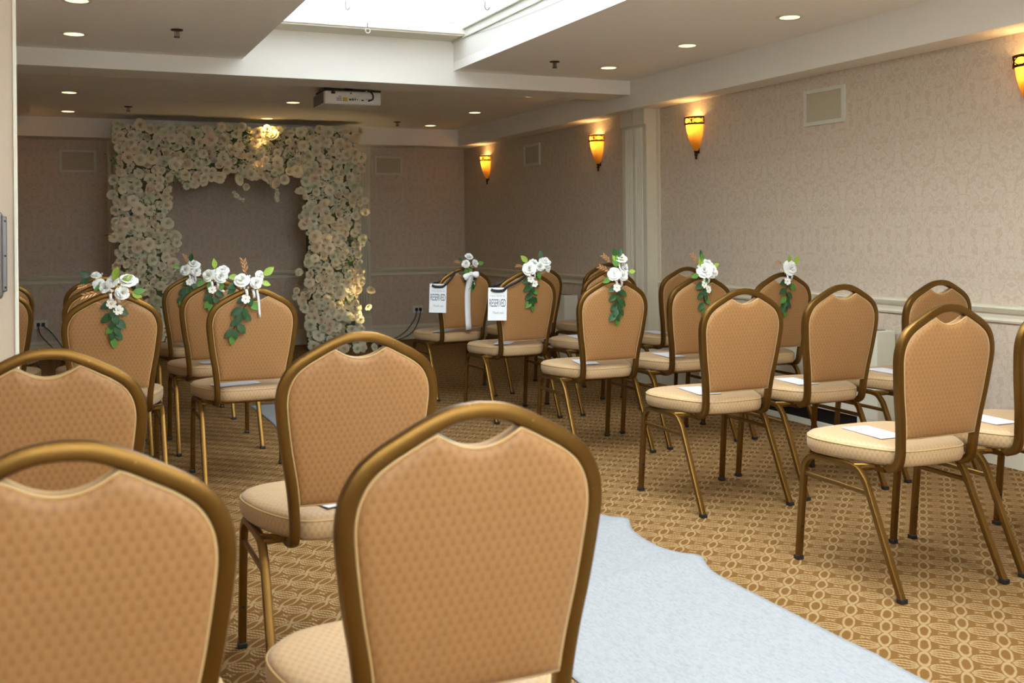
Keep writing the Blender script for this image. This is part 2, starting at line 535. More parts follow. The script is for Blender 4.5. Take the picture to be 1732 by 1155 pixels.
# ring, hooks and slack wire of the skylight blind
def ring_path(c, r, n=20, plane='xz'):
    return [(c[0] + r * math.cos(2 * math.pi * i / n), c[1], c[2] + r * math.sin(2 * math.pi * i / n)) for i in range(n)]
rg = thing('curtain_ring', 'small white pull ring hanging at the skylight edge', 'ring', (1.90, Y1 - .235, ZW - .01))
MB().tube(ring_path((0, 0, -.002), .015), .0028, 6, (0, 1, 0), closed=True).build('ring', 'white_plastic', rg, True)
MB().tube([(0, 0, .012), (0, .004, .03), (0, .004, .05)], .0025, 6, (1, 0, 0)).build('eyelet', 'steel', rg, True)
wire = MB().tube(catmull([(KX1 - .004, 6.60, 2.478), (KX1 - .006, 6.2, 2.445), (KX1 - .006, 5.5, 2.425), (KX1 - .006, 4.8, 2.41), (KX1 - .006, 4.2, 2.40)], 5), .0009, 5)
tag(wire.build('blind_wire', 'grey_plastic', None, True), 'thin slack wire along the right side of the skylight well', 'wire')
for (hx, hy, lab) in ((1.66, 6.28, 'left of the two small hooks high in the skylight'), (2.46, 5.98, 'right of the two small hooks high in the skylight')):
    h = MB().tube(catmull([(hx, hy, ZW + .09), (hx, hy, ZW + .05), (hx + .012, hy - .012, ZW + .035), (hx + .022, hy - .02, ZW + .05)], 4), .003, 6)
    tag(h.build('hook', 'grey_plastic', None, True), lab, 'hook', 'skylight hooks')

# ------------------------------------------------------------------ pilasters, chair rail, baseboard
def fluted(mb, o, ax_u, ax_n, width, z0, z1):
    """row of five fluted reeds on a face: o = lower middle point, ax_u along face, ax_n outward"""
    for i in range(5):
        c = Vector(o) + Vector(ax_u) * ((i - 2) * width / 5)
        r = width / 5 * .36
        prof = [(r * math.cos(a), r * math.sin(a)) for a in [math.pi * k / 4 for k in range(5)]]
        vs_ = []
        for z in (z0, z1):
            for (pu, pn) in prof:
                p = c + Vector(ax_u) * pu + Vector(ax_n) * pn; vs_.append((p.x, p.y, z))
        fs_ = [(j, j + 1, 6 + j, 5 + j) for j in range(4)] + [(4, 3, 2, 1, 0), (5, 6, 7, 8, 9)]
        mb.grow(vs_, fs_)

pr = struct('trim_6', MB().box(XR - .10, XR, 6.80, 7.16, 0, ZS), 'trim_paint', 'cream fluted pilaster on the right wall under the beam')
fl = MB()
fluted(fl, (XR - .102, 6.905, 0), (0, 1, 0), (-1, 0, 0), .115, .30, 1.93)
fluted(fl, (XR - .102, 7.055, 0), (0, 1, 0), (-1, 0, 0), .115, .30, 1.93)
fl.build('flutes', 'trim_paint', pr)
cp = MB()
cp.box(XR - .118, XR - .10, 6.80, 6.972, 1.95, ZS).box(XR - .118, XR - .10, 6.988, 7.16, 1.95, ZS)
cp.build('capital', 'trim_paint', pr)
MB().box(XR - .12, XR - .10, 6.80, 7.16, 0, .26).build('plinth', 'trim_paint', pr)
MB().box(XR - .012, XR, 6.765, 6.80, 0, ZS).build('side_strip', 'trim_paint', pr)

for nm, x0, x1, lab in (('trim_7', .50, .68, 'cream fluted pilaster at the left side of the flower arch'),
                        ('trim_8', 2.93, 3.10, 'cream fluted pilaster at the right side of the flower arch')):
    p_ = struct(nm, MB().box(x0, x1, YB - .06, YB, 0, ZS), 'trim_paint', lab)
    fl = MB(); fluted(fl, ((x0 + x1) / 2, YB - .062, 0), (1, 0, 0), (0, -1, 0), (x1 - x0) * .84, .30, 1.93)
    fl.build('flutes', 'trim_paint', p_)
    MB().box(x0 - .005, x1 + .005, YB - .075, YB - .06, 1.95, ZS).build('capital', 'trim_paint', p_)
    MB().box(x0 - .005, x1 + .005, YB - .08, YB - .06, 0, .26).build('plinth', 'trim_paint', p_)

RAIL = [(.0, .690), (.012, .690), (.016, .700), (.012, .706), (.010, .712), (.012, .728), (.022, .738), (.030, .752), (.034, .760), (.030, .770), (.0, .774)]
def rail_run(mb, axis, fixed, a0, a1, sgn, prof):
    vs_ = []
    for a in (a0, a1):
        for (d, z) in prof:
            vs_.append((fixed + sgn * d, a, z) if axis == 'y' else (a, fixed + sgn * d, z))
    k = len(prof)
    mb.grow(vs_, [(j, j + 1, k + j + 1, k + j) for j in range(k - 1)] + [tuple(range(k)), tuple(range(2 * k - 1, k - 1, -1))])
rb = MB()
rail_run(rb, 'x', YB, XL, .50, -1, RAIL); rail_run(rb, 'x', YB, .68, 2.93, -1, RAIL); rail_run(rb, 'x', YB, 3.10, XR, -1, RAIL)
struct('trim_9', rb, 'trim_paint', 'cream moulded chair rail along the back wall')
rb = MB()
rail_run(rb, 'y', XR, YR, 6.765, -1, RAIL); rail_run(rb, 'y', XR, 7.16, YB - .034, -1, RAIL)
struct('trim_10', rb, 'trim_paint', 'cream moulded chair rail along the right wall')
BASE = [(.0, 0), (.016, 0), (.016, .115), (.010, .122), (.016, .130), (.014, .145), (.006, .155), (.0, .158)]
rb = MB()
rail_run(rb, 'x', YB, XL, .50, -1, BASE); rail_run(rb, 'x', YB, .68, 2.93, -1, BASE); rail_run(rb, 'x', YB, 3.10, XR, -1, BASE)
struct('baseboard_back', rb, 'trim_paint', 'cream baseboard at the foot of the back wall')
rb = MB()
rail_run(rb, 'y', XR, YR, 6.765, -1, BASE); rail_run(rb, 'y', XR, 7.16, YB - .016, -1, BASE)
struct('baseboard_right', rb, 'trim_paint', 'cream baseboard at the foot of the right wall')

# ------------------------------------------------------------------ open door at the left edge
d1 = struct('door_1', MB().box(XA + .12, -.1075, YD - .075, YD - .03, .01, 2.05), 'door_paint', 'open cream door leaf at the left edge of the view')
MB().box(-.1075, -.097, YD - .082, YD - .024, .01, 2.05).build('edge_strip', 'door_edge_paint', d1, bevel=.002)
ex = MB().box(-.215, -.1275, YD - .088, YD - .075, .98, 1.213).build('latch_plate', 'steel', d1, bevel=.003)
MB().box(-.30, -.1385, YD - .125, YD - .088, .957, 1.228).build('latch_case', 'steel', ex, bevel=.012)
sc = MB()
for z in (1.198, 1.09, .992):
    sc.box(-.1345, -.1295, YD - .0905, YD - .088, z - .003, z + .003)
sc.build('screw', 'black_metal', ex, bevel=.001)
MB().box(-.95, -.30, YD - .13, YD - .095, 1.07, 1.13).build('push_bar', 'steel', d1, bevel=.006)

# ------------------------------------------------------------------ heater covers on the right wall
def heater(y0, y1, lab):
    t = thing('heater_cover', lab, 'heater', (XR, (y0 + y1) / 2, 0), 0, 'heater covers along the right wall')
    L = (y1 - y0) / 2
    MB().box(-.15, -.02, -L, L, .115, .595).build('body', 'heater_paint', t, bevel=.004)
    MB().box(-.135, -.02, -L + .16, L - .01, .035, .115).build('air_slot', 'black_metal', t)
    MB().box(-.145, -.02, -L, L, 0, .035).build('base_rail', 'heater_paint', t, bevel=.003)
    MB().box(-.148, -.02, -L, -L + .16, .03, .12).build('foot_panel', 'heater_paint', t, bevel=.003)
    g = MB()
    for i in range(int(2 * L / .05)):
        y = -L + .04 + i * .05
        if y < L - .04: g.box(-.13, -.05, y, y + .03, .594, .598)
    g.build('top_grille', 'grey_plastic', t)
heater(4.36, 6.05, 'low cream heater cover on the right wall nearest the camera')
heater(8.10, 9.9, 'low cream heater cover on the right wall past the pilaster')

# ------------------------------------------------------------------ wall speakers
def grille(loc, rz, w, h, lab):
    t = thing('wall_speaker', lab, 'speaker', loc, rz, 'flush wall speakers')
    f = MB(); b = .022
    f.box(-w / 2, w / 2, -.014, 0, h / 2 - b, h / 2).box(-w / 2, w / 2, -.014, 0, -h / 2, -h / 2 + b)
    f.box(-w / 2, -w / 2 + b, -.014, 0, -h / 2 + b, h / 2 - b).box(w / 2 - b, w / 2, -.014, 0, -h / 2 + b, h / 2 - b)
    f.build('frame', 'grille_frame', t)
    MB().box(-w / 2 + b, w / 2 - b, -.008, 0, -h / 2 + b, h / 2 - b).build('grille', 'grille', t)
grille((XR, 4.93, 1.876), R(-90), .355, .215, 'large pale square speaker grille high on the right wall')
grille((XR, 9.045, 1.88), R(-90), .35, .205, 'small speaker grille on the right wall beyond the pilaster')
grille((.237, YB, 1.865), 0, .325, .215, 'speaker grille on the back wall left of the arch')
grille((3.32, YB, 1.873), 0, .31, .20, 'speaker grille on the back wall right of the arch')

# ------------------------------------------------------------------ recessed ceiling lights
LENS = MB().lathe([(0, .004), (.052, .004)], 28).mesh('lens', 'lamp_glow')
TRIMR = MB().lathe([(.052, .006), (.055, -.002), (.068, -.004), (.071, 0)], 28).mesh('trim_ring', 'white_plastic', True)
def downlight(x, y, z, lab, watts=1.0, arch=False, spread=70):
    t = thing('recessed_light', lab, 'ceiling light', (x, y, z - .002), 0, 'recessed ceiling lights')
    place('trim_ring', TRIMR, t); place('lens', LENS, t, Matrix.Translation((0, 0, -.006)))
    l = bpy.data.lights.new('light_beam', 'SPOT'); l.energy = watts; l.color = (1.0, .74, .42)
    l.spot_size = R(spread if not arch else 120); l.spot_blend = .7 if not arch else 1.0; l.shadow_soft_size = .04
    o = bpy.data.objects.new('light_beam', l); C.objects.link(o); o.parent = t; o.location = (0, 0, -.03)
    if arch: l.color = (1.0, .62, .24)
    if arch: o.rotation_euler = (R(14), 0, 0)
DL = [(.12, 5.417, ZC, 'round ceiling light at the top left corner, cut by the frame'), (.124, 6.327, ZC, 'round ceiling light on the left just before the beam'),
      (3.60, 4.50, ZC, 'round ceiling light on the right nearest the camera'), (3.56, 5.42, ZC, 'middle of the three round lights on the right before the beam'),
      (3.53, 6.35, ZC, 'round ceiling light on the right just before the beam'),
      (.132, 8.673, ZC2, 'round ceiling light at left past the beam, nearer one'), (.141, 9.992, ZC2, 'round ceiling light at left near the back wall'),
      (1.853, 8.726, ZC2, 'round ceiling light just left of the projector'), 
      (3.55, 7.685, ZC2, 'round ceiling light on the right just past the beam'), (3.556, 8.917, ZC2, 'middle of the three round lights on the right past the beam'),
      (3.557, 10.147, ZC2, 'round ceiling light on the right nearest the back corner')]
for (x, y, z, lab) in DL: downlight(x, y, z, lab, 4 if lab.endswith('projector') else 1.0, False, 135 if lab.endswith('projector') else 70)
downlight(1.878, 10.01, ZC2, 'round ceiling light right above the flower arch, lighting its roses', 4.5, True)

# ------------------------------------------------------------------ sprinklers
def sprinkler(x, y, z, lab):
    t = thing('sprinkler', lab, 'sprinkler', (x, y, z), 0, 'ceiling sprinklers')
    MB().lathe([(0, 0), (.034, 0), (.032, -.006), (.012, -.008), (0, -.008)], 20).build('escutcheon', 'sprinkler', t, True)
    b = MB().box(-.012, -.008, -.003, .003, -.04, -.006).box(.008, .012, -.003, .003, -.04, -.006).box(-.003, .003, -.003, .003, -.04, -.006)
    b.build('yoke', 'sprinkler', t)
    MB().lathe([(0, -.040), (.016, -.040), (.016, -.044), (0, -.044)], 14).build('deflector', 'sprinkler', t)
sprinkler(.639, 6.002, ZC, 'dark ceiling sprinkler at the upper left before the beam')
sprinkler(3.066, 6.25, ZC, 'dark ceiling sprinkler at the right of the skylight')
sprinkler(.606, 9.464, ZC2, 'dark ceiling sprinkler above the left side of the arch')
sprinkler(3.135, 9.925, ZC2, 'dark ceiling sprinkler right of the arch top')

# ------------------------------------------------------------------ wall sconces
def sconce_meshes():
    prof = [(.012, 1.705), (.022, 1.712), (.036, 1.735), (.050, 1.768), (.063, 1.808), (.073, 1.85), (.079, 1.895), (.082, 1.952)]
    shade = MB().lathe(prof, 20, 0, 0, R(90), R(270)).mesh('shade', 'amber', True)
    band = MB()
    for z in (1.898, 1.943):
        band.sweep([(-.086 * math.sin(a) if False else .086 * math.cos(R(90) + a), .086 * math.sin(R(90) + a), z) for a in [math.pi * i / 16 for i in range(17)]], rrect(.007, .0125, .001, 1), (0, 0, 1))
    for k in range(3):                       # two interlaced ovals per third of the band
        for s in (-1, 1):
            pts = []
            for i in range(9):
                a = R(90) + math.pi * (k + i / 8) / 3
                pts.append((.087 * math.cos(a), .087 * math.sin(a), 1.9205 + s * .0195 * math.sin(math.pi * i / 8)))
            band.tube(pts, .0027, 5)
    for k in range(4):
        a = R(90) + math.pi * k / 3
        for s in (-1, 1):
            band.tube([(.087 * math.cos(a - s * .06), .087 * math.sin(a - s * .06), 1.900), (.087 * math.cos(a + s * .06), .087 * math.sin(a + s * .06), 1.941)], .0024, 5)
    band = band.mesh('band', 'iron')
    fin = MB().lathe([(0, 1.648), (.007, 1.652), (.009, 1.660), (.005, 1.668), (.010, 1.674), (.012, 1.682), (.006, 1.690), (.012, 1.700), (.016, 1.708), (0, 1.712)], 12, -.012, 0).mesh('finial', 'iron', True)
    plate = MB().box(-.006, 0, -.03, .03, 1.69, 1.93).mesh('back_plate', 'iron')
    bulb = MB().lathe([(0, 1.83), (.010, 1.835), (.018, 1.86), (.018, 1.885), (.011, 1.905), (0, 1.912)], 12, -.035, 0).mesh('bulb', 'bulb_glow', True)
    return shade, band, fin, plate, bulb
SC = sconce_meshes()
def sconce(y, lab, right=True):
    t = thing('wall_sconce', lab, 'wall lamp', (XR if right else XL, y, 0), 0 if right else math.pi, 'amber wall sconces')
    for nm, me in zip(('shade', 'band', 'finial', 'back_plate', 'bulb'), SC): place(nm, me, t)
    l = bpy.data.lights.new('lamp_light', 'POINT'); l.energy = .7; l.color = (1.0, .60, .22); l.shadow_soft_size = .02
    o = bpy.data.objects.new('lamp_light', l); C.objects.link(o); o.parent = t; o.location = (-.04, 0, 1.925)
sconce(10.16, 'lit amber wall sconce at the far right corner, smallest of them')
sconce(7.72, 'lit amber wall sconce on the right wall just past the pilaster')
sconce(6.27, 'lit amber wall sconce on the right wall just before the pilaster')
sconce(3.49, 'lit amber wall sconce cut by the right edge of the view')
sconce(10.1, 'lit amber wall sconce on the left wall hidden behind the door', False)

# ------------------------------------------------------------------ projector
pj = thing('projector', 'white projector hanging from the ceiling just past the beam', 'projector', (2.065, 7.62, 2.108), R(-1))
body = MB().box(-.215, .215, 0, .40, 0, .10).build('body', 'white_plastic', pj, bevel=.012)
MB().box(-.218, -.212, .03, .37, .01, .09).build('side_vent', 'grey_plastic', pj)
MB().box(-.215, .215, .004, .30, .101, .112).build('top_plate', 'black_plastic', pj)
MB().box(-.03, .03, .12, .18, .112, .134).build('ceiling_mount', 'black_plastic', pj)
io = MB()
for (x0, x1, z0, z1) in ((-.165, -.135, .075, .095), (-.022, -.012, .078, .088), (-.03, -.015, .03, .042), (-.008, .004, .03, .046), (.012, .02, .032, .044), (.03, .036, .034, .042), (.062, .08, .03, .038), (.10, .105, .04, .046), (.118, .124, .04, .046)):
    io.box(x0, x1, -.004, .002, z0, z1)
io.build('port', 'black_plastic', pj)
MB().box(-.075, -.045, -.012, .002, .022, .05).build('warning_label', 'yellow_plastic', pj, bevel=.003)
lb = MB()
for i in range(3): lb.box(-.125, -.085, -.0025, .001, .026 + i * .009, .030 + i * .009)
lb.box(-.11, -.09, -.0025, .001, .056, .060)
lb.build('printed_label', 'grey_plastic', pj)
MB().tube(catmull([(.115, -.004, .03), (.14, -.03, .04), (.145, -.03, .07), (.13, -.01, .10), (.12, .06, .118)], 5), .006, 8).build('cable', 'black_plastic', pj, True)
MB().tube(catmull([(.0, -.004, .04), (.05, -.02, .07), (.10, -.012, .10), (.11, .06, .12)], 5), .004, 8).build('pale_cable', 'white_plastic', pj, True)

# ------------------------------------------------------------------ outlets and cords
def outlet(x, lab):
    t = thing('wall_outlet', lab, 'outlet', (x, YB, .318), 0, 'wall outlets')
    MB().box(-.058, .058, -.008, 0, -.04, .04).build('plate', 'white_plastic', t, bevel=.003)
    for dx in (-.022, .022):
        MB().box(dx - .014, dx + .014, -.030, -.008, -.018, .016).build('plug', 'black_plastic', t, bevel=.003)
outlet(-.10, 'white wall outlet with two black plugs left of the arch')
outlet(3.64, 'white wall outlet with two black plugs right of the arch')
def cord(pts, lab):
    tag(MB().tube(catmull(pts, 8), .005, 6).build('power_cord', 'black_plastic', None, True), lab, 'cord', 'power cords at the outlets')
yc = YB - .035
cord([(-.122, yc, .31), (-.10, yc - .03, .22), (0.0, yc - .05, .10), (.07, yc - .06, .02), (.16, yc - .10, .006), (.32, yc - .2, .006)], 'left of the two black cords from the left outlet')
cord([(-.078, yc, .31), (-.01, yc - .03, .24), (.06, yc - .04, .14), (.13, yc - .05, .02), (.22, yc - .06, .006), (.40, yc - .10, .006)], 'right of the two black cords from the left outlet')
cord([(3.618, yc, .31), (3.58, yc - .03, .22), (3.48, yc - .05, .10), (3.36, yc - .06, .03), (3.2, yc - .10, .006), (3.0, yc - .25, .006)], 'left of the two black cords from the right outlet')
cord([(3.662, yc, .31), (3.62, yc - .04, .20), (3.55, yc - .06, .09), (3.42, yc - .07, .02), (3.26, yc - .13, .006), (3.04, yc - .30, .006)], 'right of the two black cords from the right outlet')

# ------------------------------------------------------------------ aisle runner
def runner():
    mb = MB(); nx, ny = 40, 150; vs_ = []
    y0, y1 = -.6, 7.15
    for j in range(ny + 1):
        y = y0 + (y1 - y0) * j / ny
        bump = .052 * math.exp(-((y - 3.62) / .10) ** 2) + .045 * math.exp(-((y - 3.10) / .10) ** 2) - .012 * math.exp(-((y - 3.30) / .12) ** 2) + .02 * math.exp(-((y - 5.0) / .2) ** 2)
        xr = 2.018 + bump; xl = 1.205 + .012 * math.sin(y * 3.1)
        for i in range(nx + 1):
            s = i / nx; x = xl + (xr - xl) * s
            z = .004
            for (yc_, h_, sl) in ((3.60, .016, .35), (3.08, .014, .30), (5.0, .008, .2), (2.2, .004, .25), (1.3, .004, -.2)):
                yy = y - yc_ - sl * (1 - s) * -.5
                z += h_ * math.exp(-(yy / .055) ** 2) * (.25 + .75 * s ** 1.5)
            vs_.append((x, y, z))
    fs_ = [(j * (nx + 1) + i, j * (nx + 1) + i + 1, (j + 1) * (nx + 1) + i + 1, (j + 1) * (nx + 1) + i) for j in range(ny) for i in range(nx)]
    mb.grow(vs_, fs_)
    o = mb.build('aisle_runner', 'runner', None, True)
    sm = o.modifiers.new('thickness', 'SOLIDIFY'); sm.thickness = .0025; sm.offset = -1
    tag(o, 'white cloth aisle runner lying rippled on the carpet', 'runner')
runner()

# ------------------------------------------------------------------ banquet chair
def lean(z): return -.200 - (z - .5) * .12
HALF = [(0, .8975), (.035, .8935), (.070, .8805), (.105, .8625), (.140, .8425), (.167, .8195), (.1845, .788), (.191, .752), (.1885, .71), (.178, .63), (.164, .55), (.1555, .48), (.152, .43)]
def chair_meshes():
    P = {}
    prof = rrect(.025, .027, .0055, 2)
    half = catmull([(x, lean(z), z) for (x, z) in HALF] + [(.152, -.178, .398), (.152, -.14, .384), (.154, -.08, .382)], 5)
    left = [Vector((-p.x, p.y, p.z)) for p in half]
    path = left[::-1] + half[1:]
    P['back_frame'] = MB().sweep(path, prof, (0, -1, 0.12)).mesh('back_frame', 'bronze', 32)
    # panel outline (inner edge of the frame), with handle slot scooped out of the top
    inner = []
    fine = catmull([(x, 0, z) for (x, z) in HALF], 8)
    off = .0125
    for i, p in enumerate(fine):
        a = fine[max(0, i - 1)]; c = fine[min(len(fine) - 1, i + 1)]
        t = (c - a).normalized(); nrm = Vector((t.z, 0, -t.x))
        q = p + Vector((-abs(nrm.x), 0, -abs(nrm.z))) * off
        inner.append((max(q.x, 0), q.z))
    zs = .0625
    topz = [z for (x, z) in inner if x >= zs][0]
    slot = [(zs * k / 8, topz - .024 * (1 - (k / 8) ** 2) ** 1.0) for k in range(8)]
    side = [(x, z) for (x, z) in inner if x >= zs and z > .487]
    rgt = slot + side + [(side[-1][0], .487), (.10, .485), (.05, .485)]
    out = rgt + [(0, .485)] + [(-x, z) for (x, z) in rgt[:0:-1]]
    cx_, cz_ = 0, .67
    def panel_side(mb, sgn):
        N = len(out); base = len(mb.v); vs_ = []
        for (s, d) in ((1.0, .004), (.985, .0125), (.955, .017), (.88, .0195), (.65, .0215), (.3, .023)):
            for (x, z) in out:
                X = cx_ + (x - cx_) * s; Z = cz_ + (z - cz_) * s
                vs_.append((X, lean(Z) + sgn * d, Z))
        vs_.append((0, lean(cz_) + sgn * .023, cz_))
        fs_ = []
        for r_ in range(5):
            for j in range(N):
                a = r_ * N + j; b2 = r_ * N + (j + 1) % N
                fs_.append((a, b2, b2 + N, a + N))
        for j in range(N): fs_.append((5 * N + j, 5 * N + (j + 1) % N, 6 * N))
        mb.grow(vs_, fs_)
    mb = MB(); panel_side(mb, -1); panel_side(mb, 1)
    N = len(out); k2 = 6 * N + 1
    mb.f += [(j, (j + 1) % N, k2 + (j + 1) % N, k2 + j) for j in range(N)]
    P['back_panel'] = mb.mesh('back_panel', 'jacquard_back', True)
    wl = MB()
    top = [(x, z) for (x, z) in out]
    for sgn in (-1, 1):
        wl.tube([(x * .992, lean(z) + sgn * .011, cz_ + (z - cz_) * .992) for (x, z) in top], .0026, 5, (0, 1, 0), closed=True)
    P['welt'] = wl.mesh('welt', 'welt', True)
    # seat cushion
    ctl = [(0, .238), (.10, .234), (.175, .215), (.222, .165), (.234, .10), (.218, .0), (.187, -.09), (.152, -.155), (.116, -.188), (.06, -.197), (0, -.199)]
    rt = catmull([(x, y, 0) for (x, y) in ctl], 4)
    ol = [(p.x, p.y) for p in rt] + [(-p.x, p.y) for p in rt[-2:0:-1]]
    N = len(ol); mb = MB(); vs_ = []
    cy_ = .02
    rings = ((.90, .390), (.955, .392), (.985, .401), (1.0, .417), (.998, .436), (.985, .4455), (.955, .452), (.88, .4565), (.7, .459), (.35, .4605))
    for (s, z) in rings:
        for (x, y) in ol: vs_.append((x * s, cy_ + (y - cy_) * s, z))
    vs_.append((0, cy_, .461)); vs_.append((0, cy_, .390))
    fs_ = [(r_ * N + j, r_ * N + (j + 1) % N, (r_ + 1) * N + (j + 1) % N, (r_ + 1) * N + j) for r_ in range(len(rings) - 1) for j in range(N)]
    L = (len(rings) - 1) * N
    fs_ += [(L + j, L + (j + 1) % N, len(rings) * N) for j in range(N)] + [((j + 1) % N, j, len(rings) * N + 1) for j in range(N)]
    mb.grow(vs_, fs_)
    P['seat'] = mb.mesh('seat', 'jacquard_seat_lit', True)
    P['seat_welt'] = MB().tube([(x * .992, cy_ + (y - cy_) * .992, .4415) for (x, y) in ol], .0025, 5, (0, 0, 1), closed=True).mesh('seat_welt', 'welt', True)
    # legs: side loops that bend over under the seat
    lp = rrect(.0205, .022, .0045, 2)
    for s in (-1, 1):
        fl_ = [(s * .214, .226, .012), (s * .213, .208, .20), (s * .212, .195, .316), (s * .212, .184, .348), (s * .211, .160, .370), (s * .211, .125, .377), (s * .210, .03, .378)]
        rl_ = [(s * .210, .03, .378), (s * .210, -.035, .377), (s * .210, -.068, .370), (s * .211, -.095, .347), (s * .211, -.113, .318), (s * .213, -.185, .165), (s * .215, -.257, .012)]
        P['leg_f%d' % s] = MB().sweep(catmull(fl_, 4), lp, (1, 0, 0)).mesh('leg', 'bronze', 32)
        P['leg_r%d' % s] = MB().sweep(catmull(rl_, 4), lp, (1, 0, 0)).mesh('leg', 'bronze', 32)
        P['bump%d' % s] = MB().box(s * .213 - .004, s * .213 + .004, .193, .199, .246, .254).box(s * .214 - .004, s * .214 + .004, .2035, .2095, .116, .124).mesh('stacking_bumper', 'black_plastic')
        P['cap_f%d' % s] = MB().box(s * .214 - .013, s * .214 + .013, .214, .240, 0, .016).mesh('foot_cap', 'black_plastic', bevel=.003)
        P['cap_r%d' % s] = MB().box(s * .215 - .013, s * .215 + .013, -.272, -.246, 0, .016).mesh('foot_cap', 'black_plastic', bevel=.003)
        P['str%d' % s] = MB().sweep([(s * .212, .198, .308), (s * .211, -.114, .305)], rrect(.010, .016, .003, 1), (0, 0, 1)).mesh('stretcher', 'bronze')
        P['lug%d' % s] = MB().sweep([(s * .153, -.10, .384), (s * .210, -.05, .380)], rrect(.012, .016, .003, 1), (0, 0, 1)).mesh('frame_lug', 'bronze')
    P['bar_r'] = MB().sweep([(-.209, -.075, .374), (.209, -.075, .374)], rrect(.012, .014, .003, 1), (0, 0, 1)).mesh('seat_rail', 'bronze')
    P['bar_f'] = MB().sweep([(-.209, .14, .374), (.209, .14, .374)], rrect(.012, .014, .003, 1), (0, 0, 1)).mesh('seat_rail', 'bronze')
    return P
CM = chair_meshes()
def chair(X, Yback, yaw, label, group):
    """Yback: world Y of the top of the back rest"""
    t = thing('banquet_chair', label, 'chair', (X, Yback + .247, 0), R(yaw), group)
    bp = place('back_panel', CM['back_panel'], t); place('welt', CM['welt'], bp)
    place('back_frame', CM['back_frame'], t)
    s = place('seat', CM['seat'], t); place('seat_welt', CM['seat_welt'], s)
    for q in (-1, 1):
        for k in 'fr':
            l = place('leg', CM['leg_%s%d' % (k, q)], t); place('foot_cap', CM['cap_%s%d' % (k, q)], l)
            if k == 'f': place('stacking_bumper', CM['bump%d' % q], l)
        place('stretcher', CM['str%d' % q], t); place('frame_lug', CM['lug%d' % q], t)
    place('seat_rail', CM['bar_r'], t); place('seat_rail', CM['bar_f'], t)
    return t
GL = 'gold framed banquet chairs left of the runner'; GR = 'gold framed banquet chairs right of the runner'
CH = {
 'F1': (.552, 1.385, 0, 'large foreground banquet chair in the middle, nearest the white runner', GL),
 'F0': (.008, 1.345, 0, 'large foreground banquet chair cut off by the bottom left corner', GL),
 'F2': (.690, 2.505, 0, 'banquet chair between the middle foreground chair and the garlanded chairs', GL),
 'F3': (-.010, 2.47, 0, 'banquet chair at the left edge right above the bottom left one', GL),
 'L4': (.830, 4.80, 0, 'banquet chair with a rose spray trailing down to the left, left aisle end', GL),
 'L4b': (.236, 4.78, 0, 'banquet chair with the big rose spray and hanging leaves at the left', GL),
 'L5': (.812, 5.70, 0, 'banquet chair with roses, right behind the left aisle-end garland chair', GL),
 'L5b': (.247, 5.70, 0, 'banquet chair showing only its rim behind the big rose spray, nearer of two', GL),
 'L5c': (-.290, 5.72, 0, 'banquet chair half hidden by the door edge, nearer of the two', GL),
 'L6': (.815, 6.68, 0, 'banquet chair with roses in the front left row, beside the arch foot', GL),
 'L6b': (.262, 6.68, 0, 'banquet chair showing only its rim behind the big rose spray, farther of two', GL),
 'L6c': (-.300, 6.68, 0, 'banquet chair half hidden by the door edge, farther of the two', GL),
 'R5a': (2.590, 2.475, 0, 'banquet chair at the right front, fully in view beside the runner', GR),
 'R5b': (3.125, 2.49, 0, 'banquet chair cut off by the right edge of the view', GR),
 'R4a': (2.590, 3.545, 0, 'undecorated banquet chair just ahead of the right front one, aisle end', GR),
 'R4b': (3.135, 3.58, 0, 'undecorated banquet chair in the middle of the second row from the camera, right block', GR),
 'R4c': (3.745, 3.63, 0, 'undecorated banquet chair against the right wall rail', GR),
 'R3a': (2.625, 4.69, 0, 'banquet chair with a full rose spray on the aisle, before the pilaster', GR),
 'R3b': (3.170, 4.72, 1, 'banquet chair with roses just right of the pilaster', GR),
 'R3c': (3.725, 4.74, 1, 'banquet chair with a single rose near the right wall', GR),
 'R2a': (2.635, 5.80, 2, 'banquet chair with a hanging reserved sign and leafy garland, nearer sign', GR),
 'R2b': (3.225, 5.82, 2, 'banquet chair behind the full rose spray, nearer of two rims', GR),
 'R2c': (3.80, 5.82, 1, 'undecorated banquet chair behind the roses right of the pilaster', GR),
 'R1a': (2.600, 6.76, 3, 'banquet chair with a reserved sign and long white bow in the front row', GR),
 'R1b': (3.185, 6.82, 2, 'banquet chair peeking out behind the nearer reserved chair', GR),
 'R1c': (3.780, 6.86, 2, 'banquet chair behind the full rose spray, farther of two rims', GR),
}
CO = {}
for k, a in CH.items(): CO[k] = chair(*a)

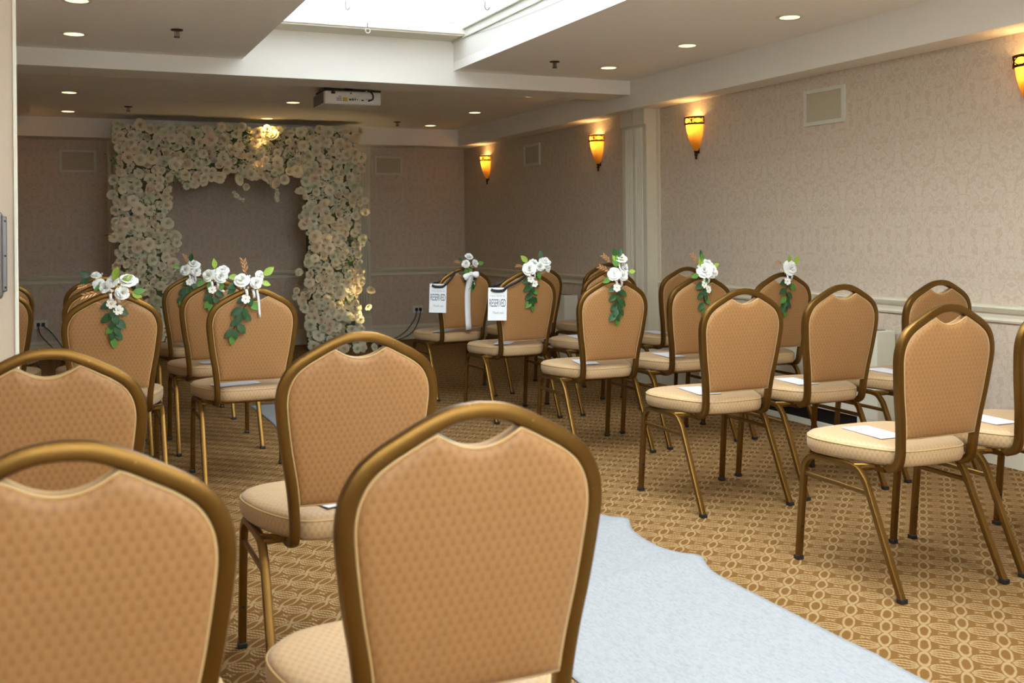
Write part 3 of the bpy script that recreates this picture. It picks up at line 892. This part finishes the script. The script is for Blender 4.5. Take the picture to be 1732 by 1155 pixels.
# ------------------------------------------------------------------ programme cards on the seats
CARD = MB().box(-.052, .052, -.105, .105, 0, .0015).mesh('program_card', 'paper')
CARDS = {'F2': (.02, -.075, -70), 'L4': (-.055, -.10, -78), 'L5': (.02, -.09, -80), 'L6': (.02, -.09, -80),
         'R5a': (-.055, .03, -5), 'R5b': (-.06, .03, -3), 'R4a': (-.055, .0, -8), 'R4b': (-.055, .0, -6), 'R4c': (-.06, .02, -4),
         'R3a': (-.06, -.04, -14), 'R3b': (-.055, -.01, -8), 'R3c': (-.05, .0, 0), 'R2a': (-.065, -.06, -35), 'R2b': (-.08, .02, -6), 'R2c': (-.06, .03, -5), 'R1a': (-.085, -.06, -40)}
CLAB = {'F2': 'white card on the seat behind the middle foreground chair', 'L4': 'white card on the left aisle-end garland chair seat',
        'L5': 'white card on the seat second from the arch, left aisle end', 'L6': 'white card on the front left row seat by the arch',
        'R5a': 'long white card on the right front chair seat', 'R5b': 'white card on the seat at the right edge of the view',
        'R4a': 'white card on the undecorated aisle chair seat ahead of the right front one', 'R4b': 'white card on the undecorated seat in the middle of the right block',
        'R4c': 'white card on the seat against the right wall rail', 'R3a': 'white card on the seat below the full rose spray',
        'R3b': 'white card on the rose chair seat right of the pilaster', 'R3c': 'white card on the single-rose chair seat near the right wall',
        'R2a': 'white card on the seat with the nearer reserved sign', 'R2b': 'white card on the seat seen past the full rose spray chair',
        'R2c': 'white card on the far seat right of the pilaster', 'R1a': 'white card on the front row seat with the white bow'}
for k, (x, y, a) in CARDS.items():
    base = CO[k].matrix_basis.copy() if False else Matrix.Translation(CO[k].location) @ Matrix.Rotation(CO[k].rotation_euler.z, 4, 'Z')
    r = math.hypot(x, y); zt = .4603 if r < .09 else .4585
    o = place('program_card', CARD, None, base @ Matrix.Translation((x, y, zt + .0015)) @ Matrix.Rotation(R(a), 4, 'Z'))
    tag(o, CLAB[k], 'card', 'programme cards on the seats')

# ------------------------------------------------------------------ flowers
def petal(mb, phi, width, r0, r1, h, curl, z0, rnd):
    nu, nv = 3, 3; vs_ = []
    for j in range(nv + 1):
        t = j / nv
        wf = math.sin(math.pi * (.18 + .62 * t)) ** .8
        rad = r0 + (r1 - r0) * t ** .8 + curl * t ** 3
        z = z0 + h * t ** .85 - curl * .9 * t ** 4
        for i in range(nu + 1):
            q = i / nu * 2 - 1
            a_ = phi + q * width * wf
            rr = rad * (1 - .10 * q * q * (1 - t)) - .03 * (q * q) * t
            vs_.append((rr * math.cos(a_), rr * math.sin(a_), z - .10 * q * q * t + rnd.uniform(-.015, .015)))
    mb.grow(vs_, [(j * (nu + 1) + i, j * (nu + 1) + i + 1, (j + 1) * (nu + 1) + i + 1, (j + 1) * (nu + 1) + i) for j in range(nv) for i in range(nu)])
def rose_mesh(seed, mat, openness=1.0):
    rnd = random.Random(seed); mb = MB(); cl = 1.0 / openness
    for (n, r0, r1, h, curl, z0, wd) in ((3, .05, .15, .72, .0, .10, 1.2), (4, .10, .34, .70, .05, .04, .98), (5, .16, .58 * openness, .62 * cl, .15, -.04, .84), (6, .2, .80 * openness, .48 * cl, .20, -.16, .72)):
        ph = rnd.uniform(0, 6.28)
        for i in range(n): petal(mb, ph + 2 * math.pi * i / n + rnd.uniform(-.12, .12), wd, r0, r1 * rnd.uniform(.93, 1.07), h * rnd.uniform(.94, 1.05), curl, z0, rnd)
    mb.lathe([(.0, -.22), (.14, -.18), (.20, -.02), (.16, .12)], 6)
    return mb
ROSES = {m: [rose_mesh(i * 7 + 3, m, op).mesh('rose', m, True) for i, op in ((1, 1.0), (2, .78), (3, 1.1))] for m in ('petal_ivory', 'petal_blush', 'petal_white', 'petal_green')}
def leaf_mesh(mat):
    mb = MB(); L = 1.0; vs_ = [(0, 0, 0)]; rows = ((.18, .20), (.42, .31), (.68, .25), (.88, .11))
    for (t, w) in rows:
        z = -.18 * t * t
        vs_ += [(-w, t, z + .10 * w), (0, t, z - .02), (w, t, z + .10 * w)]
    vs_.append((0, 1.0, -.2))
    fs_ = [(0, 2, 1), (0, 3, 2)]
    for r_ in range(3):
        a = 1 + r_ * 3; b2 = a + 3
        fs_ += [(a, a + 1, b2 + 1, b2), (a + 1, a + 2, b2 + 2, b2 + 1)]
    a = 10; fs_ += [(a, a + 1, 13), (a + 1, a + 2, 13)]
    mb.grow(vs_, fs_)
    return mb.mesh('leaf', mat, True)
LEAF = {m: leaf_mesh(m) for m in ('leaf_dark', 'leaf_mid', 'leaf_light')}
def daisy_mesh():
    mb = MB()
    for i in range(6):
        a = 2 * math.pi * i / 6; c, s = math.cos(a), math.sin(a)
        pts = [(0, .05, 0), (.45, .38, .12), (.95, .34, .10), (1.05, 0, .06), (.95, -.34, .10), (.45, -.38, .12), (0, -.05, 0), (.5, 0, .02)]
        vs_ = [(x * c - y * s, x * s + y * c, z) for (x, y, z) in pts]
        mb.grow(vs_, [(j, j + 1, 7) for j in range(6)])
    return mb.mesh('small_flower', 'daisy', True)
DAISY = daisy_mesh()
POLLEN = MB().lathe([(0, .16), (.14, .13), (.2, .04), (.18, 0)], 8).mesh('flower_center', 'pollen', True)

def orient(loc, axis, size, spin=0.0, track='Z'):
    q = Vector(axis).normalized().to_track_quat(track, 'Y' if track == 'Z' else 'Z')
    return Matrix.Translation(loc) @ q.to_matrix().to_4x4() @ Matrix.Rotation(spin, 4, track) @ Matrix.Scale(size, 4)

def leaf_at(parent, loc, tip, size, mat, roll=0.0, width=1.0):
    """leaf lying mostly in the chair's back plane, tip direction given in x,z"""
    d = Vector(tip).normalized(); nrm = Vector((math.sin(roll), -1, .25 * math.cos(roll)))
    nrm = (nrm - d * nrm.dot(d)).normalized(); s = d.cross(nrm)
    m = Matrix((( s.x, d.x, nrm.x, loc[0]), (s.y, d.y, nrm.y, loc[1]), (s.z, d.z, nrm.z, loc[2]), (0, 0, 0, 1)))
    return place('leaf', LEAF[mat], parent, m @ Matrix.Diagonal((size * width, size, size, 1)))

def sprig(parent, loc, tip, size, n=7):
    """metallic gold sprig: stem with paired small blades"""
    mb = MB(); d = Vector(tip).normalized(); side = d.cross(Vector((0, -1, 0))).normalized()
    p0 = Vector(loc)
    mb.tube([p0, p0 + d * size * .5 + Vector((0, -.004, 0)), p0 + d * size], size * .012, 5, (0, 1, .1))
    for i in range(n):
        t = .25 + .75 * i / n; s = 1 if i % 2 else -1
        size = size
        b = p0 + d * size * t; e = (d + side * s * .55 + Vector((0, -.15, 0))).normalized() * size * .36
        w = e.cross(Vector((0, 1, .2))).normalized() * size * .06
        mb.grow([b, b + e * .5 + w, b + e, b + e * .5 - w, b + e * .5 + Vector((0, -size * .03, 0))], [(0, 1, 4), (1, 2, 4), (2, 3, 4), (3, 0, 4)])
    return mb.build('gold_sprig', 'gold_leaf', parent, True)

def band(parent, pts, w, mat, name, facing=(0, -1, 0)):
    mb = MB(); P_ = [Vector(p) for p in pts]
    mb.sweep(catmull(P_, 4), [(w / 2, .0006), (-w / 2, .0006), (-w / 2, -.0006), (w / 2, -.0006)], facing)
    return mb.build(name, mat, parent, True)

def garland(key, label, roses, dx=0.0, drape=.165, tilt=0.0, seed=1, ndaisy=1, sprigs=(), top_leaves=(), bow=False, tail=None, filler=4, rsize=.033):
    """hung over the crown of a chair; local axes are the chair's own"""
    rnd = random.Random(seed); ch = CO[key]
    t = thing('chair_garland', label, 'flower garland', (ch.location.x, ch.location.y, 0), ch.rotation_euler.z, 'rose garlands on the chairs')
    yb = lean(.9) - .022
    for (x, z, s, ax) in roses:
        place('rose', ROSES['petal_white'][rnd.randrange(3)], t, orient((dx + x, yb - .018 + (.02 if z > .95 else 0), z), ax, rsize * s, rnd.uniform(0, 6)))
    # tail of leaves down the back of the chair
    if drape > 0:
        n = max(6, int(drape / .022)); st = []
        for i in range(n):
            f = i / (n - 1); z = .868 - drape * f * .86
            x = dx + tilt * f + .004 * math.sin(i * 2)
            y = lean(z) - .030
            st.append((x, y, z))
            s = 1 if i % 2 else -1
            wid = (1 - .55 * f)
            if i < n - 1:
                leaf_at(t, (x + s * .003, y - .002, z), (s * (1.1 - .35 * f) + tilt * 2, -.1, -.5 - .5 * f), .058 * rnd.uniform(.85, 1.1), 'leaf_mid' if rnd.random() < .15 else 'leaf_dark', rnd.uniform(-.4, .4))
                if rnd.random() < .6: leaf_at(t, (x, y - .004, z), (s * -.35 + tilt * 2, -.15, -1), .050 * rnd.uniform(.85, 1.1), 'leaf_dark', rnd.uniform(-.4, .4))
            else:
                leaf_at(t, (x, y - .002, z), (.08 + tilt * 3, -.05, -1), .05, 'leaf_mid', .1)
        MB().tube(catmull([(dx, yb - .01, .90)] + st, 2), .0022, 5).build('stem', 'twig', t, True)
    for i in range(ndaisy):
        z = .862 - .028 * i; x = dx + tilt * .1 + (-.012 if i == 0 else .016)
        d = place('small_flower', DAISY, t, orient((x, lean(z) - .042, z), (rnd.uniform(-.3, .3), -1, .1), .021, rnd.uniform(0, 3)))
        place('flower_center', POLLEN, d)
    for (x, z, tx, tz, s, m) in top_leaves:
        leaf_at(t, (dx + x, yb - .012, z), (tx, -.15, tz), s, m, rnd.uniform(-.5, .5), .95)
    for (x, z, tx, tz, s) in sprigs: sprig(t, (dx + x, yb - .01, z), (tx, -.1, tz), s)
    # pale green filler buds round the roses
    fb = MB()
    for i in range(filler * 4):
        a = rnd.uniform(0, 6.28); r_ = rnd.uniform(.02, .055)
        c = Vector((dx + r_ * math.cos(a), yb - rnd.uniform(0, .03), .93 + .7 * r_ * math.sin(a))); q = rnd.uniform(.003, .006)
        fb.grow([c + Vector(v) * q for v in ((1, 0, 0), (-1, 0, 0), (0, 1, 0), (0, -1, 0), (0, 0, 1.3), (0, 0, -1.3))], [(0, 2, 4), (2, 1, 4), (1, 3, 4), (3, 0, 4), (2, 0, 5), (1, 2, 5), (3, 1, 5), (0, 3, 5)])
    if filler: tag(fb.build('filler_buds', 'petal_green', t, True), 'pale green filler buds', kind='stuff')
    # ribbon that ties it round the frame
    if not bow:
        band(t, [(dx - .016, yb - .012, .905), (dx - .014, yb - .020, .885), (dx - .012, lean(.86) - .03, .86)], .012, 'ribbon_white', 'ribbon')
        band(t, [(dx + .012, yb - .012, .905), (dx + .016, yb - .020, .885), (dx + .02, lean(.862) - .03, .862)], .012, 'ribbon_white', 'ribbon')
    if tail:
        band(t, [(dx + tail[0], yb - .012, .90), (dx + tail[0] + .008, lean(.86) - .034, .86), (dx + tail[1], lean(tail[2]) - .034, tail[2])], .010, 'ribbon_white', 'ribbon')
    if bow:
        for s in (-1, 1):
            mb = MB(); N_ = 10; ax_ = Vector((s * .055, -.006, -.014 if s > 0 else -.034)); L_ = ax_.length; ax_.normalize()
            sd = ax_.cross(Vector((0, 1, 0))).normalized(); o_ = Vector((dx, yb - .034, .868)); vs_ = []
            for i in range(N_ + 1):
                f = i / N_; r_ = .004 + .019 * math.sin(math.pi * min(1, f * .62 + .02)) ** 1.2 if f < 1 else .012
                for k in range(10):
                    a = 2 * math.pi * k / 10
                    vs_.append(o_ + ax_ * L_ * f + sd * r_ * math.cos(a) + Vector((0, 1, 0)) * r_ * .55 * math.sin(a))
            mb.grow(vs_, [(i * 10 + k, i * 10 + (k + 1) % 10, (i + 1) * 10 + (k + 1) % 10, (i + 1) * 10 + k) for i in range(N_) for k in range(10)])
            mb.build('bow_loop', 'ribbon_white', t, True)
        MB().box(dx - .010, dx + .010, yb - .045, yb - .026, .852, .878).build('bow_knot', 'ribbon_white', t, bevel=.005)
        band(t, [(dx + .002, yb - .036, .862), (dx - .006, lean(.75) - .036, .75), (dx + .0, lean(.6) - .034, .62), (dx + .006, lean(.5) - .045, .475)], .042, 'ribbon_white', 'ribbon_tail')
        band(t, [(dx + .012, yb - .034, .862), (dx + .03, lean(.8) - .034, .82), (dx + .042, lean(.78) - .034, .785)], .012, 'ribbon_white', 'ribbon_tail')
    return t

F_ = (0, -1, .25); U_ = (0, -.6, .8); LF = (-.5, -.8, .3); RT = (.5, -.8, .3)
garland('L4b', 'big rose spray with a long tail of leaves on the left chair', [(.03, .905, 1.15, F_), (-.035, .93, 1.0, LF), (.055, .955, 1.2, U_), (-.005, .955, .8, LF)], .005, .175, .0, 11, 2,
        [(-.05, .915, -1, -.25, .075)], [(.0, .96, .2, 1, .06, 'leaf_light'), (.03, .955, .9, .5, .05, 'leaf_light'), (-.04, .94, -.9, -.4, .045, 'leaf_mid'), (.075, .91, 1, .1, .05, 'leaf_mid'), (.07, .90, 1, -.3, .045, 'leaf_light')])
garland('L5b', 'small pair of roses peeking up left of the big rose spray', [(-.045, .945, .95, U_), (-.03, .905, .9, F_)], -.0, 0, 0, 12, 0,
        [(-.07, .91, -1, -.3, .06)], [(-.075, .95, -1, .3, .055, 'leaf_dark'), (-.075, .93, -1, -.3, .05, 'leaf_dark')])
garland('L4', 'rose spray with leaves trailing to the left on the left aisle-end chair', [(.025, .93, 1.05, F_), (-.035, .945, 1.0, (-.2, -.7, .5)), (.045, .962, .8, RT)], -.02, .19, -.075, 13, 1,
        [(-.01, .955, -.25, 1, .085)], [(.06, .965, .8, .6, .06, 'leaf_light'), (.05, .935, 1, -.3, .045, 'leaf_light'), (-.05, .93, -1, -.35, .055, 'leaf_dark'), (-.06, .915, -.9, -.6, .05, 'leaf_dark')], tail=(.03, .045, .775))
garland('L5', 'rose spray on the chair right behind the left aisle-end one', [(-.03, .935, 1.1, LF), (.03, .93, 1.05, F_), (.045, .958, 1.1, U_), (.0, .95, .7, U_)], -.03, .09, -.02, 14, 1,
        [], [(.0, .97, .0, 1, .055, 'leaf_light'), (-.05, .91, -.9, -.5, .05, 'leaf_mid'), (.07, .925, 1, .0, .06, 'leaf_light'), (-.02, .905, -.3, -1, .05, 'leaf_mid'), (.03, .905, .2, -1, .05, 'leaf_mid')], tail=(.02, .05, .85))
garland('L6', 'rose spray with dark leaves in the front left row', [(-.04, .935, 1.1, LF), (.01, .965, 1.15, U_), (.02, .925, 1.0, F_)], -.03, .13, -.06, 15, 1,
        [(-.02, .965, -.4, 1, .07)], [(-.01, .985, .1, 1, .055, 'leaf_dark'), (-.07, .95, -1, .3, .045, 'leaf_mid'), (.05, .905, .6, -.8, .05, 'leaf_dark')], tail=(.0, .02, .86))
garland('R1a', 'three white roses above the long white satin bow', [(-.028, .93, 1.1, LF), (.032, .932, 1.1, RT), (.0, .975, 1.15, U_)], .018, .10, .02, 16, 0,
        [(-.05, .945, -1, .1, .07)], [(-.05, .96, -1, .1, .04, 'leaf_dark'), (.06, .93, 1, .2, .05, 'leaf_mid'), (-.02, .91, -.3, -.9, .05, 'leaf_mid'), (.0, .905, .2, -1, .05, 'leaf_mid')], bow=True)
garland('R2a', 'rose cluster and leaf tail above the nearer reserved sign', [(-.02, .925, 1.25, LF), (.015, .955, 1.1, U_), (.05, .935, 1.1, F_), (.095, .965, 1.1, U_), (.10, .93, .9, RT)], .018, .185, .01, 17, 2,
        [(-.05, .945, -1, .0, .06)], [(-.03, .965, -.8, .7, .06, 'leaf_light'), (.06, .985, -.1, 1, .05, 'leaf_dark'), (.04, .905, .3, -1, .05, 'leaf_mid')])
garland('R3a', 'full spray of roses and gold sprigs with long leaf tail on the aisle', [(-.028, .93, 1.1, LF), (.02, .92, 1.05, F_), (.03, .962, 1.2, RT), (.018, 1.01, 1.1, U_)], .008, .18, .0, 18, 1,
        [(-.04, .945, -1, .35, .08), (-.03, .985, -.9, .6, .075)], [(-.01, .965, -.3, 1, .06, 'leaf_mid'), (.0, .975, .5, .8, .05, 'leaf_light'), (-.015, .99, -.2, 1, .06, 'leaf_light'), (-.02, 1.01, -.1, 1, .055, 'leaf_dark'), (.0, 1.015, .3, 1, .05, 'leaf_dark'), (-.045, .91, -.9, -.4, .05, 'leaf_mid'), (.06, .94, 1, .1, .04, 'leaf_light')])
garland('R3b', 'white roses with leaf tail just right of the pilaster', [(-.012, .935, 1.25, LF), (.03, .93, 1.15, F_), (.018, .965, 1.1, U_)], .005, .15, .0, 19, 2,
        [(-.04, .955, -.7, .9, .085)], [(-.025, .95, -.2, 1, .06, 'leaf_light'), (-.02, .98, -.1, 1, .055, 'leaf_mid'), (-.03, 1.0, .0, 1, .045, 'leaf_dark'), (.05, .955, .9, .4, .04, 'leaf_light'), (-.045, .915, -1, -.3, .05, 'leaf_mid'), (.0, .905, .2, -1, .05, 'leaf_mid')])
garland('R3c', 'single white rose with leaf tail near the right wall', [(.0, .935, 1.25, F_), (.02, .95, .7, RT)], .012, .19, -.012, 20, 1,
        [(-.03, .955, -1, .3, .06)], [(.0, .96, .1, 1, .05, 'leaf_light'), (.03, .955, .7, .7, .06, 'leaf_light'), (.02, .91, -.4, -.8, .05, 'leaf_dark')], filler=6)

# ------------------------------------------------------------------ reserved signs
def text_mesh(body, size, sx, mat, name, shear=0.0, spacing=1.0):
    cu = bpy.data.curves.new(name, 'FONT'); cu.body = body; cu.size = size; cu.align_x = 'CENTER'; cu.align_y = 'CENTER'
    cu.extrude = .0002; cu.shear = shear; cu.space_character = spacing
    o = bpy.data.objects.new(name, cu); C.objects.link(o)
    bpy.context.view_layer.update()
    dg = bpy.context.evaluated_depsgraph_get()
    me = bpy.data.meshes.new_from_object(o.evaluated_get(dg))
    me.name = name
    bpy.data.objects.remove(o)
    for v in me.vertices: v.co.x *= sx
    me.materials.clear(); me.materials.append(MAT[mat])
    return me
T1 = text_mesh('THIS ROW IS', .0165, .72, 'ink_pale', 'small_text', 0, 1.35)
T2 = text_mesh('RESERVED', .047, .485, 'ink', 'large_text', 0, 1.0)
T3 = text_mesh('Thank you', .020, .85, 'ink_pale', 'script_text', .45, 1.0)
CARD2 = MB().box(-.058, .058, -.001, .001, -.098, .098).mesh('card', 'sign_card')
def sign(key, x, z, rz, rx, label):
    ch = CO[key]; base = Matrix.Translation(ch.location) @ Matrix.Rotation(ch.rotation_euler.z, 4, 'Z')
    t = thing('reserved_sign', label, 'sign', (0, 0, 0), 0, 'reserved signs')
    y = lean(z) - .034
    t.matrix_basis = base @ Matrix.Translation((x, y, z)) @ Matrix.Rotation(R(rz), 4, 'Z') @ Matrix.Rotation(R(rx), 4, 'Y')
    place('card', CARD2, t)
    up = Matrix.Rotation(math.pi / 2, 4, 'X')
    place('printed_text', T1, t, Matrix.Translation((0, -.0013, .048)) @ up)
    place('printed_text', T2, t, Matrix.Translation((0, -.0013, .004)) @ up @ Matrix.Diagonal((1, 1.4, 1, 1)))
    place('printed_text', T3, t, Matrix.Translation((.002, -.0013, -.052)) @ up)
    rb_ = MB(); pr_ = [(0, .0, .0)]
    rb_.sweep(catmull([(-.042, -.003, .087), (-.025, -.008, .081), (0, -.009, .079), (.025, -.008, .080), (.042, -.003, .085)], 4), rrect(.017, .006, .0028, 2), (0, -1, 0))
    rb_.build('black_band', 'black_ribbon', t, True)
    inv = (Matrix.Translation((x, y, z)) @ Matrix.Rotation(R(rz), 4, 'Z') @ Matrix.Rotation(R(rx), 4, 'Y')).inverted()
    top = inv @ Vector((-.085 if key == 'R1a' else -.02, lean(.885) - .03, .883))
    band(t, [(.042, -.002, .086), (.06, -.006, .105), tuple((Vector((.06, -.006, .105)) + top) / 2 + Vector((.006, -.008, 0))), tuple(top)], .016, 'black_ribbon', 'ribbon')
    top2 = inv @ Vector((-.12, lean(.86) + .028, .86))
    band(t, [(-.042, .003, .086), (-.03, .02, .10), (.0, .06, .105), tuple(top2)], .016, 'black_ribbon', 'ribbon')
    return t
sign('R2a', -.205, .718, -10, 1.5, 'white RESERVED sign on the nearer reserved chair, facing the camera')
sign('R1a', -.21, .702, -30, 2, 'white RESERVED sign on the front row chair with the bow, turned away')

# ------------------------------------------------------------------ flower arch
def arch():
    rnd = random.Random(5)
    t = thing('flower_arch', 'square arch covered in white and cream roses before the back wall', 'flower arch', (1.68, 10.2, 0))
    ox, oy = 1.68, 10.2
    LO, LI, RI, RO = .55, .985, 2.29, 2.755
    ZU, ZT = 1.70, 2.165
    MB().box(LO + .02 - ox, LI - .02 - ox, -.10, .14, 0, ZT - .02).build('post', 'moss', t)
    MB().box(RI + .02 - ox, RO - .02 - ox, -.10, .14, 0, ZT - .02).build('post', 'moss', t)
    MB().box(LI - .02 - ox, RI + .02 - ox, -.10, .14, ZU + .05, ZT - .02).build('lintel', 'moss', t)
    pts = []
    def ok(x, z, d):
        for (a, b, e, *_r) in pts:
            if (a - x) ** 2 + (b - z) ** 2 < (d * .5 + e * .5) ** 2: return False
        return True
    def inside(x, z):
        w = .035 * math.sin(z * 7.1 + 1) + .025 * math.sin(z * 17 + 2); v = .03 * math.sin(x * 9) + .02 * math.sin(x * 21 + 1)
        if LO - .02 + w * .6 < x < LI + .03 + w and .03 < z < ZT: return True
        if RI - .03 + w < x < RO + .03 + w * .6 and .03 < z < ZT: return True
        return LI - .05 < x < RI + .05 and ZU - .02 + v < z < ZT - .01
    tries = 0
    while tries < 90000 and len(pts) < 1250:
        tries += 1
        x = rnd.uniform(LO - .06, RO + .09); z = rnd.uniform(.04, ZT)
        if not inside(x, z): continue
        s = rnd.choice((.042, .046, .050, .054, .058, .064)) if tries < 20000 else rnd.uniform(.026, .038)
        if not ok(x, z, s * 1.2): continue
        pts.append((x, z, s * 1.2, s, rnd.uniform(-.13, -.05) if s > .039 else rnd.uniform(-.09, -.03)))
    # strays and hanging sprays
    for (x, z, s) in ((.515, 1.13, .05), (2.89, .58, .05), (2.87, .42, .045), (2.85, 1.47, .045), (2.85, 1.36, .045), (.50, 1.52, .045), (2.20, 1.56, .055), (2.22, 1.30, .05), (2.23, 1.24, .05), (2.19, .78, .05), (2.16, .60, .045), (2.15, .54, .04),
                      (1.62, 1.66, .05), (1.70, 1.60, .045), (1.95, 1.62, .05), (1.45, 1.66, .045), (1.30, 1.64, .05), (1.22, 1.62, .05), (1.15, 1.60, .045), (1.98, 1.64, .04)):
        pts.append((x, z, s * 1.4, s, rnd.uniform(-.10, -.02)))
    for (x, z) in ((1.58, 1.545), (1.60, 1.515), (1.63, 1.49), (1.66, 1.475), (1.98, 1.57), (1.985, 1.535), (1.98, 1.505), (1.985, 1.475)):
        pts.append((x, z, .03, .024, -.05))
    # a few blooms that spill on the floor at the right foot
    for (x, y, s) in ((2.55, -.34, .05), (2.66, -.40, .045), (2.74, -.33, .05), (2.84, -.36, .04), (2.46, -.30, .045)):
        pts.append((x, .05, .05, s, y))
    pts.sort(key=lambda p: -p[3])
    rest = MB(); rest2 = MB(); raw = [rose_mesh(i * 7 + 3, None, op) for i, op in ((1, 1.0), (2, .78), (3, 1.1))]
    for i, (x, z, d, s, y) in enumerate(pts):
        ax = (rnd.gauss(0, .42) + (-.35 if x < LO + .05 or RI - .02 < x < RI + .05 else 0) + (.35 if x > RO - .05 or LI - .05 < x < LI + .02 else 0), -1, rnd.gauss(.05, .42))
        m = orient((x - ox, y - .04, z), ax, s, rnd.uniform(0, 6.28))
        mat = rnd.choices(('petal_ivory', 'petal_blush', 'petal_green'), (7, 2, 3))[0]
        if i < 300:
            place('rose', ROSES[mat][rnd.randrange(3)], t, m)
        else:
            src = raw[rnd.randrange(3)]
            (rest if rnd.random() < .65 else rest2).grow([m @ Vector(v) for v in src.v], src.f)
    tag(rest.build('rose_filler', 'petal_ivory', t, True), 'smaller cream roses filling the arch', kind='stuff')
    tag(rest2.build('blossom_filler', 'petal_green', t, True), 'greenish cream blossoms filling the arch', kind='stuff')
    # leaf sprigs between the roses
    gm = MB()
    patches = [(1.17, 1.97), (1.30, 1.86), (1.68, 2.05), (1.62, 1.83), (1.86, 1.98), (.78, 1.44), (.86, 1.34), (.56, 1.83), (2.36, .95), (2.45, .62), (2.58, .50), (2.40, 1.12), (2.70, 1.08), (2.62, 1.38), (1.06, 1.68), (2.5, .3), (.8, .8), (.9, 1.08), (2.1, 1.9), (1.45, 1.95), (2.75, 1.9), (2.66, .86)]
    for (px, pz) in patches:
        for i in range(40):
            a = rnd.uniform(0, 6.28); r_ = abs(rnd.gauss(0, .045))
            c = Vector((px + r_ * math.cos(a) - ox, rnd.uniform(-.17, -.09), pz + r_ * 1.2 * math.sin(a)))
            d = Vector((rnd.uniform(-1, 1), rnd.uniform(-.8, .2), rnd.uniform(-1, 1))).normalized() * rnd.uniform(.012, .026)
            w = d.cross(Vector((.2, 1, .1))).normalized() * d.length * .32
            gm.grow([c, c + d * .5 + w, c + d, c + d * .5 - w], [(0, 1, 2, 3)])
    for i in range(500):
        while True:
            x = rnd.uniform(LO - .05, RO + .06); z = rnd.uniform(.04, ZT)
            if inside(x, z): break
        c = Vector((x - ox, rnd.uniform(-.13, -.06), z))
        d = Vector((rnd.uniform(-1, 1), rnd.uniform(-.8, .2), rnd.uniform(-1, 1))).normalized() * rnd.uniform(.012, .028)
        w = d.cross(Vector((.2, 1, .1))).normalized() * d.length * .32
        gm.grow([c, c + d * .5 + w, c + d, c + d * .5 - w], [(0, 1, 2, 3)])
    tag(gm.build('green_sprigs', 'leaf_mid', t), 'small green sprigs between the roses', kind='stuff')
    tw = MB()
    for (x, z, dx, dz) in ((.55, 1.13, -.12, .02), (2.80, 1.12, .09, -.06), (2.0, 1.85, .10, .20), (1.66, 2.05, .12, .04), (2.5, 1.95, .0, .10)):
        tw.tube([(x - ox, -.12, z), (x - ox + dx * .5, -.15, z + dz * .5 + .02), (x - ox + dx, -.15, z + dz)], .003, 5)
    tw.build('twig', 'twig', t)
arch()

# ------------------------------------------------------------------ floor uplight at the foot of the arch
up = thing('floor_uplight', 'small black floor spotlight at the right foot of the arch', 'floor lamp', (2.96, 9.93, 0))
MB().lathe([(0, 0), (.05, 0), (.05, .012), (.012, .016), (0, .016)], 18).build('base', 'black_metal', up, True)
hd = MB().lathe([(0, .02), (.03, .022), (.036, .06), (.040, .13), (.036, .13), (.03, .10), (0, .10)], 18).build('lamp_head', 'black_metal', up, True)
MB().lathe([(0, .105), (.028, .105)], 16).build('lamp_lens', 'bulb_glow', hd)
l = bpy.data.lights.new('lamp_light', 'SPOT'); l.energy = 11; l.color = (1.0, .72, .34); l.spot_size = R(75); l.spot_blend = .8; l.shadow_soft_size = .03
lo = bpy.data.objects.new('lamp_light', l); C.objects.link(lo); lo.parent = up; lo.location = (0, 0, .14)
lo.rotation_euler = Vector((.20, -.10, -.45)).to_track_quat('Z', 'Y').to_euler()
